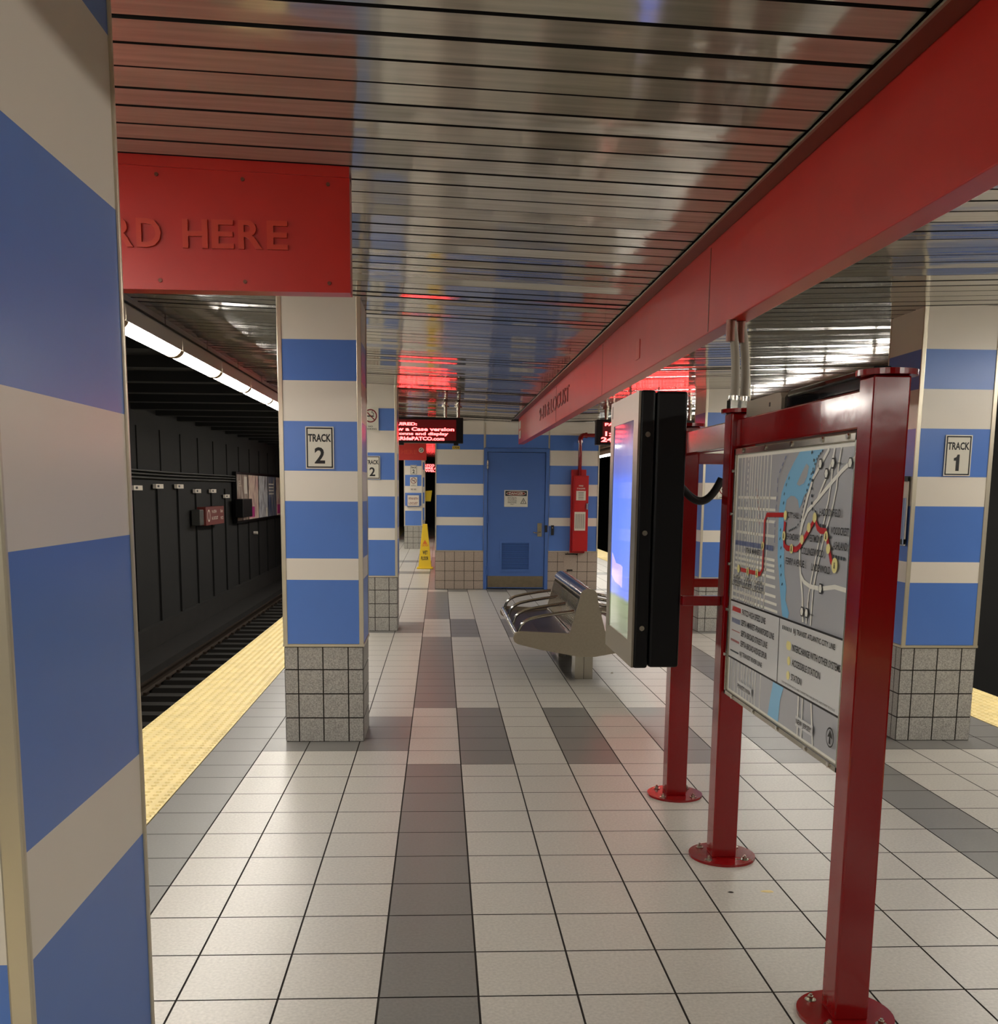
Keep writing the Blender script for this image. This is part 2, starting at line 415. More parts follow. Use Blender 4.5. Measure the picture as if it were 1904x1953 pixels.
# door
d = thing('door_1', (4.5, BY, 0), None, None, kind='structure'); DL = (4.5, BY, 0)
mb = MB(DL); mb.box(2.83, 3.01, BY - .06, BY + .4, 0, 7.16, 'door_blue'); mb.box(5.98, 6.16, BY - .06, BY + .4, 0, 7.16, 'door_blue'); mb.box(3.01, 5.98, BY - .06, BY + .4, 6.97, 7.16, 'door_blue'); mb.build('door_frame', d, bevel=.015)
mb = MB(DL); mb.box(3.03, 3.76, BY + .02, BY + .16, .05, 6.95, 'door_blue'); mb.box(5.2, 5.96, BY + .02, BY + .16, .05, 6.95, 'door_blue')
mb.box(3.76, 5.2, BY + .02, BY + .16, .05, 1.0, 'door_blue'); mb.box(3.76, 5.2, BY + .02, BY + .16, 2.38, 6.95, 'door_blue'); mb.build('door_leaf', d)
mb = MB(DL)
mb.box(3.68, 3.78, BY - .02, BY + .03, .9, 2.48, 'door_blue'); mb.box(5.18, 5.28, BY - .02, BY + .03, .9, 2.48, 'door_blue')
mb.box(3.78, 5.18, BY - .02, BY + .03, .9, 1.0, 'door_blue'); mb.box(3.78, 5.18, BY - .02, BY + .03, 2.38, 2.48, 'door_blue')
for i in range(19):
    z = 1.01 + i * .0725
    mb.add([(3.78, BY + .0, z), (5.18, BY + .0, z), (5.18, BY + .03, z + .045), (3.78, BY + .03, z + .045)], [(0, 1, 2, 3)], 'door_blue')
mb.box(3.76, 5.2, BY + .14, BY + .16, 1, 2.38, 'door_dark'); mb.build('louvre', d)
mb = MB(DL); mb.box(3.06, 5.92, BY, BY + .03, .1, .68, 'kick'); mb.build('kick_plate', d)
for z in (.97, 3.6, 6.33):
    mb = MB(DL); mb.box(2.97, 3.06, BY - .07, BY, z - .2, z + .2, 'door_blue' if z < 5 else 'steel'); mb.cyl((3.01, BY - .07, z - .22), (3.01, BY - .07, z + .22), .03, 'steel' if z > 5 else 'door_blue', 10); mb.build('hinge', d)
mb = MB(DL); mb.box(5.6, 5.82, BY - .03, BY + .02, 2.72, 3.4, 'brass'); mb.cyl((5.72, BY - .03, 3.2), (5.72, BY - .06, 3.2), .05, 'brass', 12)
mb.build('lock_plate', d)
mb = MB(DL); mb.cyl((5.72, BY - .03, 2.93), (5.72, BY - .16, 2.93), .045, 'steel_polish', 12); mb.tube([(5.74, BY - .16, 2.93), (5.6, BY - .17, 2.91), (5.45, BY - .15, 2.92), (5.38, BY - .13, 2.95)], .035, 'steel_polish'); mb.build('door_handle', d)
mb = MB(DL); mb.box(5.98, 6.11, BY - .1, BY - .05, 2.95, 3.3, 'ink'); mb.build('strike_cover', d, bevel=.01)

# ================================================================== COLUMNS
def column(loc, label, tiles_x, cat='column'):
    W, Dp = 1.56, 1.50
    x0, y0 = loc[0] - W / 2, loc[1]
    x1, y1 = x0 + W, y0 + Dp
    c = thing('support_column', (loc[0], loc[1] + Dp / 2, 0), label, cat, 'striped platform columns'); L = (loc[0], loc[1] + Dp / 2, 0)
    mb = MB(L); mb.box(x0 + .012, x1 - .012, y0 + .012, y1 - .012, -.01, 1.94, 'grout')
    us = [0, .27, .76, 1.26, W]; vz = [0, .49, .98, 1.47, 1.93]
    tile_panel(mb, (x0, y0 + .012, 0), (1, 0, 0), (0, 0, 1), us, vz, .024, 'base_tile')
    tile_panel(mb, (x1, y1 - .012, 0), (-1, 0, 0), (0, 0, 1), us, vz, .024, 'base_tile')
    ud = [0, .28, .77, 1.26, Dp]
    tile_panel(mb, (x1 - .012, y0, 0), (0, 1, 0), (0, 0, 1), ud, vz, .024, 'base_tile')
    tile_panel(mb, (x0 + .012, y1, 0), (0, -1, 0), (0, 0, 1), ud, vz, .024, 'base_tile')
    mb.build('tile_base', c)
    mb = MB(L); g = .0
    for a, b, m in BANDS: mb.box(x0 - g, x1 + g, y0 - g, y1 + g, a, b, m)
    mb.build('striped_cladding', c)
    for (px, py) in ((x0, y0), (x1, y0), (x0, y1), (x1, y1)):
        sx = 1 if px == x1 else -1; sy = 1 if py == y1 else -1; h = .014
        mb = MB(L); w_ = .09
        ax, ay = px + sx * h, py + sy * h
        wy = .034
        mb.box(min(ax, ax - sx * w_), max(ax, ax - sx * w_), min(ay, ay - sy * wy), max(ay, ay - sy * wy), 1.96, 8.64, 'trim')
        mb.build('corner_trim', c, bevel=.01)
    mb = MB(L); h = .02; z0 = 1.935
    mb.box(x0 - h, x1 + h, y0 - h, y1 + h, z0, z0 + .05, 'trim'); mb.build('base_trim', c)
    return c
XL = -1.695; XR = 10.775
first = column((XL, 1.57), 'striped column with a TRACK 2 sign under the end of the red sign box', 0)
colm = lambda x, y, lab: dup(first, (x, y + .75, 0), lab)
colm(XL - .008, -14.96, 'nearest striped column, cut off by the left edge of the photo')
colm(XL, 18.02, 'striped column with no smoking and TRACK 2 signs, behind the nearer left column')
colm(XL, 70.6, 'small far striped column carrying the station name board, behind the cone')
colm(XL, 87.2, 'farthest striped column on the left, only its edge showing past the one before it')
colm(XR, 1.55, 'striped column with a TRACK 1 sign at the right edge')
colm(XR, 18.02, 'striped column seen between the red posts behind the information screen')

# ================================================================== SIGNS ON COLUMNS
def track_sign(loc, num, label, group):
    x, y, z = loc
    t = thing('track_sign', (x, y, z), label, 'sign', group); L = loc
    w_, h_ = .27, .40
    mb = MB(L); mb.box(x - w_, x + w_, y - .012, y, z - h_, z + h_, 'sign_white'); mb.build('sign_plate', t)
    mb = MB(L); e = y - .014
    for a, b, c_, d_ in ((x - w_ + .02, x + w_ - .02, z + h_ - .045, z + h_ - .02), (x - w_ + .02, x + w_ - .02, z - h_ + .02, z - h_ + .045), (x - w_ + .02, x - w_ + .045, z - h_ + .02, z + h_ - .02), (x + w_ - .045, x + w_ - .02, z - h_ + .02, z + h_ - .02)):
        mb.quad((a, e, c_), (b, e, c_), (b, e, d_), (a, e, d_), 'ink')
    mb.build('border', t)
    mb = MB(L); mb.text('TRACK', (x - .22, e, z + .11), (1, 0, 0), (0, 0, 1), .44, .15, 'ink', bold=.032)
    wd = .2
    if num == '1': mb.add([(x + a, e, z + b) for a, b in ((-.035, -.30), (.035, -.30), (.035, .02), (-.01, .02), (-.03, -.03), (-.08, -.05), (-.08, -.10), (-.035, -.10))], [tuple(range(8))], 'ink')
    else: mb.text(num, (x - wd / 2, e, z - .30), (1, 0, 0), (0, 0, 1), wd, .31, 'ink', bold=.025)
    mb.build('lettering', t)
track_sign((-1.71, 1.555, 5.81), '2', 'TRACK 2 sign on the left column nearest the camera in full view', 'track signs')
track_sign((-1.77, 17.98, 5.79), '2', 'partly hidden TRACK 2 sign on the second left column', 'track signs')
track_sign((10.85, 1.535, 5.79), '1', 'TRACK 1 sign on the right column', 'track signs')
track_sign((-1.66, 70.56, 6.75), '2', 'tiny far TRACK 2 sign above the station name board', 'track signs')
def nosmoke(loc, w_, h_, label, group='no smoking signs'):
    x, y, z = loc
    t = thing('no_smoking_sign', loc, label, 'sign', group)
    mb = MB(loc); mb.box(x - w_ / 2, x + w_ / 2, y - .012, y, z - h_ / 2, z + h_ / 2, 'sign_white'); mb.build('sign_plate', t, bevel=0)
    mb = MB(loc); e = y - .014; r = w_ * .42; c = (x, e, z + h_ * .13)
    mb.box(x - r * .55, x + r * .5, e, e + .001, c[2] - r * .14, c[2] + r * .04, 'ink')
    mb.line([(x + r * .4, e, c[2] + r * .1), (x + r * .5, e, c[2] + r * .35), (x + r * .2, e, c[2] + r * .5), (x + r * .3, e, c[2] + r * .72)], r * .1, (0, -1, 0), 'ink')
    mb.build('cigarette', t)
    mb = MB(loc); e2 = y - .017
    mb.ring((x, e2, c[2]), (1, 0, 0), (0, 0, 1), r * .8, r * .98, 'sign_red')
    mb.line([(x - r * .62, e2, c[2] + r * .62), (x + r * .62, e2, c[2] - r * .62)], r * .16, (0, -1, 0), 'sign_red'); mb.build('prohibition_ring', t)
    mb = MB(loc)
    mb.text('NO', (x - w_ * .14, e, z - h_ * .345), (1, 0, 0), (0, 0, 1), w_ * .28, h_ * .065, 'ink'); mb.build('lettering', t); mb = MB(loc)
    mb.text('SMOKING', (x - w_ * .38, e, z - h_ * .45), (1, 0, 0), (0, 0, 1), w_ * .76, h_ * .065, 'ink'); mb.build('lettering', t)
nosmoke((-1.82, 17.98, 7.46), .56, .82, 'white no smoking sign above the TRACK 2 sign on the second left column')
nosmoke((10.78, 17.98, 5.08), .5, .52, 'small no smoking sign on the column behind the red posts')
nosmoke((-1.66, 70.56, 5.72), .62, .8, 'tiny far no smoking sign between the TRACK 2 sign and the station name board')
# far station name board and small plate
t = thing('station_board', (-1.68, 70.56, 4.1), 'pinkish station name board with dark red letters on the far left column', 'sign')
L = (-1.68, 70.56, 4.1)
mb = MB(L); mb.box(-2.26, -1.12, 70.4, 70.56, 3.62, 4.68, 'door_blue'); mb.build('backing', t)
mb = MB(L); mb.box(-2.18, -1.2, 70.36, 70.4, 3.68, 4.58, 'paper'); mb.build('sign_plate', t)
mb = MB(L); mb.text('9TH/10TH', (-2.08, 70.35, 4.2), (1, 0, 0), (0, 0, 1), .8, .2, 'dark_red_text'); mb.build('lettering', t); mb = MB(L); mb.text('LOCUST', (-2.08, 70.35, 3.8), (1, 0, 0), (0, 0, 1), .78, .2, 'dark_red_text'); mb.build('lettering', t)
mb = MB((-1.66, 70.56, 5.1)); mb.box(-1.95, -1.37, 70.52, 70.56, 4.95, 5.2, 'paper'); mb.text('90 00', (-1.9, 70.51, 5.02), (1, 0, 0), (0, 0, 1), .45, .12, 'ink')
mb.build('notice_plate', label='tiny pale notice just above the station name board on the far column', category='sign')
mb = MB((-.6, 86.5, 4.4)); mb.add([(-.91, 87.6, 4.95), (-.2, 87.6, 5.0), (-.35, 87.6, 3.9), (-.91, 87.6, 3.9), (-.91, 87.65, 4.95), (-.2, 87.65, 5.0), (-.35, 87.65, 3.9), (-.91, 87.65, 3.9)], [(0, 3, 2, 1), (4, 5, 6, 7), (0, 1, 5, 4), (1, 2, 6, 5), (2, 3, 7, 6), (3, 0, 4, 7)], 'cone')
mb.build('caution_flag', label='small yellow panel sticking out beside the far left columns', category='sign')
# acrylic holder on the TRACK 1 column
t = thing('document_holder', (9.95, 1.75, 4.7), 'clear holder with black clips on the side of the TRACK 1 column', 'holder'); L = (9.95, 1.75, 4.7)
mb = MB(L); mb.box(9.88, 9.90, 1.6, 2.35, 4.02, 4.95, 'clear'); mb.build('clear_sleeve', t)
for z in (5.33, 4.08):
    mb = MB(L); mb.box(9.86, 9.96, 1.62, 1.85, z - .05, z + .05, 'ink'); mb.build('clip', t)
mb = MB(L); mb.box(9.92, 9.95, 1.62, 2.3, 4.0, 5.36, 'paper'); mb.build('back_sheet', t)

# ================================================================== RED SIGN BOXES
def board_sign(y, label, sticker=False):
    t = thing('hanging_sign', (-2.8, y, 8.6), label, 'sign', 'red sign boxes above the left platform edge'); L = (-2.8, y, 8.6)
    x0, x1 = -5.12, -.42
    mb = MB(L)
    pr = [(x0, 7.24), (x1, 7.24), (x1, zc(x1) - .05), (x0, zc(x0) - .05)]
    mb.prism([(a, y, b) for a, b in pr], (0, .27, 0), 'red'); mb.build('sign_box', t, bevel=.012)
    mb = MB(L); pr = [(x0, zc(x0) - .12), (x1, zc(x1) - .12), (x1, zc(x1) - .003), (x0, zc(x0) - .003)]
    mb.prism([(a, y - .02, b) for a, b in pr], (0, .31, 0), 'red'); mb.build('top_flange', t)
    xs = {'B': -4.83, 'O': -4.5, 'A': -4.12, 'R': -3.2}
    mb = MB(L); e = y - .001
    for s_, a, b in (('BOA', -4.02, -3.14), ('R', -3.08, -2.84), ('D', -2.80, -2.53), ('H', -2.29, -2.01), ('E', -1.965, -1.72), ('R', -1.67, -1.40), ('E', -1.35, -1.115)):
        mb.text(s_, (a, e, 7.69), (1, 0, 0), (0, 0, 1), b - a, .31, 'red_letter', ext=.03, bold=.02)
    mb.build('lettering', t)
    for i in range(6):
        for z in (None, 7.34):
            x = -.66 - i * .95; zz = zc(x) - .2 if z is None else z
            mb = MB(L); mb.cyl((x, y + .01, zz), (x, y - .012, zz), .022, 'red_brown', 10); mb.build('screw', t)
    if sticker:
        mb = MB(L); mb.cyl((-.8, y, 7.98), (-.8, y - .02, 7.98), .19, 'sign_white', 20); mb.ring((-.8, y - .025, 7.98), (1, 0, 0), (0, 0, 1), .09, .13, 'ink'); mb.line([(-.9, y - .025, 8.06), (-.7, y - .025, 7.9)], .035, (0, -1, 0), 'ink'); mb.build('round_sticker', t)
board_sign(-6.4, 'large red BOARD HERE sign box hanging above the left platform edge')
board_sign(59.4, 'small far red sign box with a round white sticker, under the left message board', True)
# long beam
L = (4.475, 0, 8.44)
t = thing('sign_beam', L, 'long red overhead sign beam running down the middle of the ceiling', 'sign beam')
mb = MB(L); mb.box(4.34, 4.61, -32, 31, 7.22, 8.44, 'red'); mb.build('fascia', t, bevel=.012)
for k in (0, 1):
    mb = MB(L); x0, x1 = ((4.09, 4.34), (4.61, 4.86))[k]
    mb.box(x0, x1, -32, 31.2, 8.41, 8.47, 'red_brown'); mb.box(min(x0 + k * .22, x0 + .03 + k * .22), x0 + .03 + k * .22, -32, 31.2, 8.39, 8.47, 'steel_brushed'); mb.build('ceiling_channel', t)
mb = MB(L)
mb.text('9-10 & LOCUST', (4.339, 20.5, 7.62), (0, -1, 0), (0, 0, 1), 8.9, .46, 'dark_red_text', ext=.02, bold=.0)
mb.build('lettering', t)
mb = MB(L)
for y_ in (-20, -13.5, -4.0, 5.5, 15): mb.box(4.335, 4.341, y_, y_ + .03, 7.24, 8.36, 'red_brown')
mb.build('panel_joint', t)
for yy, z0, z1 in ((30.6, 7.9, 8.25), (30.55, 7.45, 7.8)):
    mb = MB(L); mb.box(4.33, 4.342, yy - 1.0, yy, z0, z1, 'paper'); mb.build('white_sticker', t)
mb = MB(L); mb.box(4.33, 4.342, 1.0, 1.35, 7.5, 7.85, 'red_letter'); mb.build('pale_patch', t)  # small paler red square on the beam face

# ================================================================== LED BOARDS
def led(x0, x1, y, z0, z1, label, rows_, poles, sc=1):
    t = thing('message_board', ((x0 + x1) / 2, y, z1), label, 'message board', 'red LED message boards'); L = ((x0 + x1) / 2, y, z1)
    mb = MB(L); mb.box(x0, x1, y, y + .55, z0, z1, 'black'); mb.build('housing', t, bevel=.02)
    mb = MB(L); mb.quad((x0 + .25, y - .01, z0 + .1), (x1 - .3, y - .01, z0 + .1), (x1 - .3, y - .01, z1 - .1), (x0 + .25, y - .01, z1 - .1), 'led_face'); mb.build('display_face', t)
    mb = MB(L)
    for s_, a, b, zz, h_ in rows_:
        mb = MB(L); mb.text(s_, (a, y - .03, zz), (1, 0, 0), (0, 0, 1), b - a, h_, 'led_red', bold=.035); mb.build('text_line', t)
    for x in poles:
        mb = MB(L); mb.cyl((x, y + .27, z1), (x, y + .27, zc(x) + .03), .075, 'steel', 14); mb.cyl((x, y + .27, zc(x) - .06), (x, y + .27, zc(x) + .02), .16, 'steel', 14); mb.build('hanger_pole', t)
    for x in (x0 + (x1 - x0) * .43, x1 - .3):
        mb = MB(L); mb.box(x - .1, x + .1, y + .02, y + .4, z0 - .09, z0, 'black'); mb.build('mounting_foot', t)
led(-3.0, 1.58, 25.5, 7.0, 8.06, 'left red LED message board hanging in front of the booth',
    [('MASKS REQUIRED:', -2.75, -.37, 7.69, .15), ('to view a Case version', -2.0, 1.2, 7.49, .15), ('of at Conns and display', -2.0, .95, 7.28, .16), ('visit RRIdePATCO.com', -1.75, .78, 7.1, .15)], (-2.3, .83, 1.37))
led(7.26, 11.85, 25.5, 7.0, 8.06, 'right red LED message board, half hidden behind the information screen',
    [('1:09   Lindenwold', 7.62, 11.0, 7.36, .2), ('24:06  Lindenwold', 7.45, 11.2, 7.12, .2), ('PATCO trains to New Jersey', 7.6, 11.5, 7.75, .16)], (7.7, 8.0, 11.3))
led(-1.6, 3.0, 93.5, 6.9, 7.95, 'tiny far LED message board beyond the small column',
    [('PATCO TRAINS STOP', -1.3, 2.5, 7.55, .24), ('HERE ALL DAYS', -1.2, 2.0, 7.25, .24), ('WELCOME', -1.0, 1.5, 6.98, .2)], (-1.2, 2.6))

# ================================================================== PLATFORM LAMPS
def lamp_proto(x, z, y, label):
    t = thing('fluorescent_lamp', (x, y, z), label, 'lamp', 'lamps in a row above the track edge'); L = (x, y, z)
    prof = [(x + .23 * math.cos(a), z + .23 * math.sin(a)) for a in [math.pi + math.pi * i / 12 for i in range(13)]]
    mb = MB(L); mb.prism([(a, y + .3, b) for a, b in prof], (0, 3.9, 0), 'lamp', True); mb.build('lens', t)
    mb = MB(L); pr = [(x + (.238) * math.cos(a), z + .238 * math.sin(a)) for a in [math.pi + math.pi * i / 12 for i in range(13)]]
    mb.prism([(a, y, b) for a, b in pr], (0, .3, 0), 'lamp_ring'); mb.build('end_cap', t)
    mb = MB(L); mb.box(x - .2, x + .2, y, y + 4.18, z + .005, z + .2, 'fixture'); mb.box(x + .235, x + .26, y, y + 4.18, z - .1, z + .2, 'fixture'); mb.box(x - .26, x - .235, y, y + 4.18, z - .1, z + .2, 'fixture'); mb.box(x - .26, x + .26, y, y + 4.18, z + .18, z + .2, 'fixture'); mb.build('housing', t)
    return t
lp = None
vis = {5: 'nearest', 6: 'second', 7: 'third', 8: 'fourth', 9: 'fifth'}
SP = 4.2; Y0 = 5.35 - SP * 8
for side in (-1, 1):
    for i in range(-3, 26):
        x = -5.42 if side < 0 else 14.42; y = Y0 + i * SP
        n_ = {7: 'nearest', 8: 'second nearest', 9: 'third nearest', 10: 'fourth nearest', 11: 'fifth nearest'}.get(i)
        if side < 0: lab = (n_ + ' of the glowing lamps visible above the left track edge') if n_ else 'glowing lamp in the row above the left track edge, hidden or far away'
        else: lab = 'glowing lamp in the row above the right track edge'
        if lp is None: lp = lamp_proto(x, 8.16, y, lab)
        else: dup(lp, (x, y, 8.16), lab)
for x, s, lab in ((-5.62, -1, 'long dirty pipe above the lamps over the left platform edge'), (14.62, 1, 'long dirty pipe above the lamps over the right platform edge')):
    mb = MB((x, 0, 8.5)); mb.cyl((x, -30, 8.5), (x, 110, 8.5), .12, 'pipe', 16)
    mb.build('service_pipe', label=lab, category='pipe')
for k, x in enumerate((-5.60, 14.60)):
    mb = MB(); 
    for i in range(34): mb.box(x - .05, x + .02, -28 + i * 4.2, -23.9 + i * 4.2, 8.66, 8.86, 'fixture')
    mb.build('trim_%d' % (4 + k), kind='structure')

# ================================================================== RED POST FRAME
FR = (4.535, -5.06, 0)
fr = thing('post_frame', FR, 'red steel frame of three square posts bolted to the tiled floor', 'frame')
for yc in (-9.475, -5.065, -2.155):
    top = 6.05
    mb = MB(FR); h = .167; mb.box(4.545 - h, 4.545 + h, yc - h, yc + h, .03, top, 'red_gloss'); p = mb.build('post', fr, bevel=.022)
    mb = MB(FR); mb.cyl((4.55, yc - .01, 0), (4.55, yc - .01, .035), .455, 'red_gloss', 48, smooth=False); mb.build('base_plate', p, bevel=.008)
    mb = MB(FR); mb.cyl((4.55, yc - .01, top), (4.55, yc - .01, top + .05), .262, 'red_gloss', 40, smooth=False); mb.build('cap_plate', p, bevel=.008)
    for a in (45, 135, 225, 315):
        bx, by = 4.55 + .355 * math.cos(math.radians(a)), yc - .01 + .355 * math.sin(math.radians(a))
        mb = MB(FR); mb.cyl((bx, by, .035), (bx, by, .045), .055, 'steel', 16); mb.cyl((bx, by, .045), (bx, by, .08), .03, 'steel', 6, smooth=False); mb.cyl((bx, by, .08), (bx, by, .1), .016, 'steel', 8); mb.build('anchor_bolt', p)
for y0, y1 in ((-9.308, -5.232), (-4.898, -2.322)):
    mb = MB(FR); mb.box(4.45, 4.62, y0, y1, 5.61, 5.965, 'red_gloss'); mb.build('top_rail', fr, bevel=.02)
for yc, z0, z1 in ((-5.06, 3.52, 3.65), (-2.155, 3.50, 3.64), (-2.155, 5.47, 5.64)):
    for x0, x1 in ((3.85, 4.368), (4.702, 5.25)):
        mb = MB(FR); mb.box(x0, x1, yc - .07, yc + .07, z0, z1, 'red_gloss'); mb.build('bracket_arm', fr, bevel=.01)

# ---- map board
MBL = (4.45, -7.3, 2.4)
bd = thing('map_board', MBL, 'framed grey transit map held between the two nearest red posts', 'map')
X = 4.44
def bp(u, z, e=0): return (X - e, -5.30 - u, z)
mb = MB(MBL); mb.box(X, X + .05, -9.28, -5.30, 2.40, 5.57, 'map_white'); mb.build('panel', bd)
mb = MB(MBL)
for a, b, c_, d_ in ((0, 3.98, 5.5, 5.585), (0, 3.98, 2.36, 2.43)):
    mb.box(X - .03, X + .08, -5.30 - b, -5.30 - a, c_, d_, 'steel')
for a, b in ((0, .07), (3.91, 3.98)): mb.box(X - .03, X + .08, -5.30 - b, -5.30 - a, 2.36, 5.585, 'steel')
fo = mb.build('steel_frame', bd, bevel=.012)
k = 0
for u in (.4, 1.3, 2.2, 3.1, 3.75):
    for z in (5.55, 2.395):
        mb = MB(MBL); mb.cyl(bp(u, z, .02), bp(u, z, .045), .028, 'steel_polish', 12); mb.build('screw', fo)
for z in (2.9, 3.5, 4.1, 4.75, 5.3):
    mb = MB(MBL); mb.cyl(bp(.03, z, .02), bp(.03, z, .055), .022, 'steel_polish', 12); mb.build('screw', fo)
U = (0, -1, 0); W_ = (0, 0, 1); NX = (-1, 0, 0)
def poly(mb, pts, m, e): mb.add([bp(a, b, e) for a, b in pts], [tuple(range(len(pts)))], m)
def rib(mb, pts, wd, m, e): mb.line([bp(a, b, e) for a, b in pts], wd, NX, m)
def dots(mb, pts, wd, ln, gap, m, e):
    for (a, b) in zip(pts[:-1], pts[1:]):
        A, Bv = Vector(a), Vector(b); n = max(1, int((Bv - A).length / (ln + gap)))
        for i in range(n):
            p = A.lerp(Bv, i / n); q = p + (Bv - A).normalized() * ln; rib(mb, [tuple(p), tuple(q)], wd, m, e)
mb = MB(MBL); poly(mb, [(.14, 2.46), (3.9, 2.46), (3.9, 5.46), (.14, 5.46)], 'map_grey', .003); mb.build('map_sheet', bd)
river = [(2.367, 5.46), (3.09, 5.46), (3.01, 5.423), (2.892, 5.372), (2.829, 5.282), (2.699, 5.275), (2.634, 5.352), (2.534, 5.298), (2.351, 5.225), (2.255, 5.109), (2.542, 5.073), (2.63, 5.031), (2.453, 4.935), (2.401, 4.905), (2.331, 4.992), (2.185, 4.995), (2.056, 4.95), (2.015, 4.829), (1.991, 4.708), (2.05, 4.528), (2.07, 4.327), (2.113, 4.127), (2.195, 3.992), (2.188, 3.849), (2.327, 3.723), (2.296, 3.658), (2.114, 3.66), (2.04, 3.813), (1.987, 3.952), (1.93, 4.112), (1.848, 4.312), (1.835, 4.518), (1.824, 4.703), (1.824, 4.867), (1.879, 5.03), (1.982, 5.15), (2.087, 5.248), (2.244, 5.363)]
river = [(2.40, 5.46), (3.09, 5.46), (2.95, 5.40), (2.88, 5.30), (2.86, 5.18), (2.76, 5.10), (2.70, 5.04), (2.60, 5.0), (2.55, 4.92), (2.47, 4.86), (2.42, 4.95), (2.30, 4.99), (2.185, 4.995), (2.056, 4.95)] + river[17:]
mb = MB(MBL); poly(mb, river, 'map_blue', .006); poly(mb, [(1.921, 2.88), (2.277, 2.88), (2.183, 2.712), (2.154, 2.46), (1.78, 2.46), (1.847, 2.686)], 'map_blue', .006)
mb.build('river', bd)
mb = MB(MBL); poly(mb, [(2.70, 5.30), (2.62, 5.33), (2.50, 5.24), (2.36, 5.12), (2.44, 5.10), (2.58, 5.13), (2.66, 5.2)], 'map_grey', .008); mb.build('island', bd)
mb = MB(MBL)
for i, u in enumerate((.303, .437, .575, .674, .763, .873, .981, 1.088, 1.206, 1.329, 1.463)): 
    if i != 2: rib(mb, [(u, 5.46), (u - (.03 if i > 6 else 0), 3.65)], .028, 'map_white', .006)
    else: dots(mb, [(u, 5.46), (u, 3.65)], .03, .04, .03, 'map_white', .006)
for a, b, z in ((.2, 1.7, 4.966), (.2, 1.69, 4.83), (.2, 1.71, 4.695), (.2, 1.70, 4.53), (.18, 1.75, 4.26), (.18, 1.755, 4.195), (.18, 1.76, 4.135), (.17, 1.8, 4.06), (.17, 1.82, 3.96), (.16, 1.85, 3.85), (.16, 1.9, 3.765), (.155, 1.94, 3.685)):
    rib(mb, [(a, z), (b, z)], .032, 'map_white', .006)
for u in (.238, .405, .542, .684, .801, .915, 1.043, 1.16, 1.262, 1.459): rib(mb, [(u, 2.88), (u, 2.46)], .02, 'map_white', .006)
mb.build('street_grid', bd)
roads = [[(3.244, 5.46), (3.028, 5.305), (2.845, 5.18), (2.717, 4.994), (2.591, 4.764), (2.549, 4.57), (2.575, 4.339), (2.629, 4.169), (2.717, 3.963), (2.778, 3.68)],
 [(3.88, 5.343), (3.604, 5.24), (3.258, 5.086), (2.96, 4.94), (2.74, 4.844), (2.624, 4.727), (2.571, 4.61)], [(3.397, 5.46), (3.26, 5.228), (3.112, 5.087), (2.98, 4.95)],
 [(3.377, 5.46), (3.364, 5.314), (3.345, 5.139), (3.302, 4.962), (3.215, 4.745), (3.102, 4.521), (2.994, 4.236), (2.903, 3.982), (2.878, 3.676)],
 [(3.557, 5.46), (3.508, 5.276), (3.492, 5.085), (3.428, 4.91), (3.335, 4.748), (3.21, 4.527), (3.111, 4.3), (3.023, 4.051), (3.004, 3.671)],
 [(2.629, 4.169), (2.75, 4.102), (2.941, 4.071), (3.222, 4.073), (3.597, 4.127), (3.88, 4.121)], [(2.775, 2.89), (2.802, 2.46)], [(2.901, 2.9), (2.92, 2.46)], [(3.151, 2.9), (3.26, 2.46)]]
mb = MB(MBL)
for i, r_ in enumerate(roads): rib(mb, r_, .045 if i in (0, 1, 5) else .03, 'map_white', .01 + i * .0005)
mb.build('highways', bd)
mb = MB(MBL)
dots(mb, [(2.774, 5.45), (2.856, 5.373), (2.844, 5.254), (2.834, 5.087), (2.874, 4.865), (3.056, 4.813), (3.123, 4.705), (3.32, 4.694), (3.405, 4.608), (3.468, 4.504), (3.514, 4.418), (3.844, 4.409)], .035, .03, .035, 'map_teal', .016); mb.build('dotted_line', bd); mb = MB(MBL)
dots(mb, [(3.093, 5.45), (2.941, 5.38), (2.81, 5.236), (2.705, 5.069), (2.624, 4.898), (2.568, 4.735), (2.439, 4.663), (2.187, 4.61)], .02, .03, .02, 'map_teal', .016); mb.build('dotted_line', bd); mb = MB(MBL)
dots(mb, [(1.998, 5.429), (1.837, 5.293), (1.747, 5.193), (1.76, 4.989), (1.723, 4.7), (1.753, 4.431)], .015, .06, .03, 'map_dash', .016); mb.build('dotted_line', bd); mb = MB(MBL)
dots(mb, [(.198, 4.391), (1.726, 4.395)], .06, .025, .025, 'map_dash', .016); mb.build('dotted_line', bd); mb = MB(MBL)
dots(mb, [(.973, 5.072), (1.093, 4.855), (1.176, 4.597)], .015, .04, .03, 'map_pink', .016)
mb.build('dotted_line', bd)
mb = MB(MBL)
for (a, b) in ((1.97, 5.0), (1.96, 4.9), (2.02, 5.1), (2.1, 5.17), (1.95, 4.4), (1.95, 4.3), (1.97, 4.2), (2.0, 4.1), (2.05, 4.0), (1.9, 4.6), (1.9, 4.5)): rib(mb, [(a, b), (a + .02, b + .03)], .02, 'map_teal', .01)
mb.build('depth_marks', bd)
mb = MB(MBL); rib(mb, [(.494, 4.06), (1.274, 4.065), (1.368, 4.131), (1.362, 4.70), (1.437, 4.772), (2.082, 4.785)], .05, 'map_red', .02)
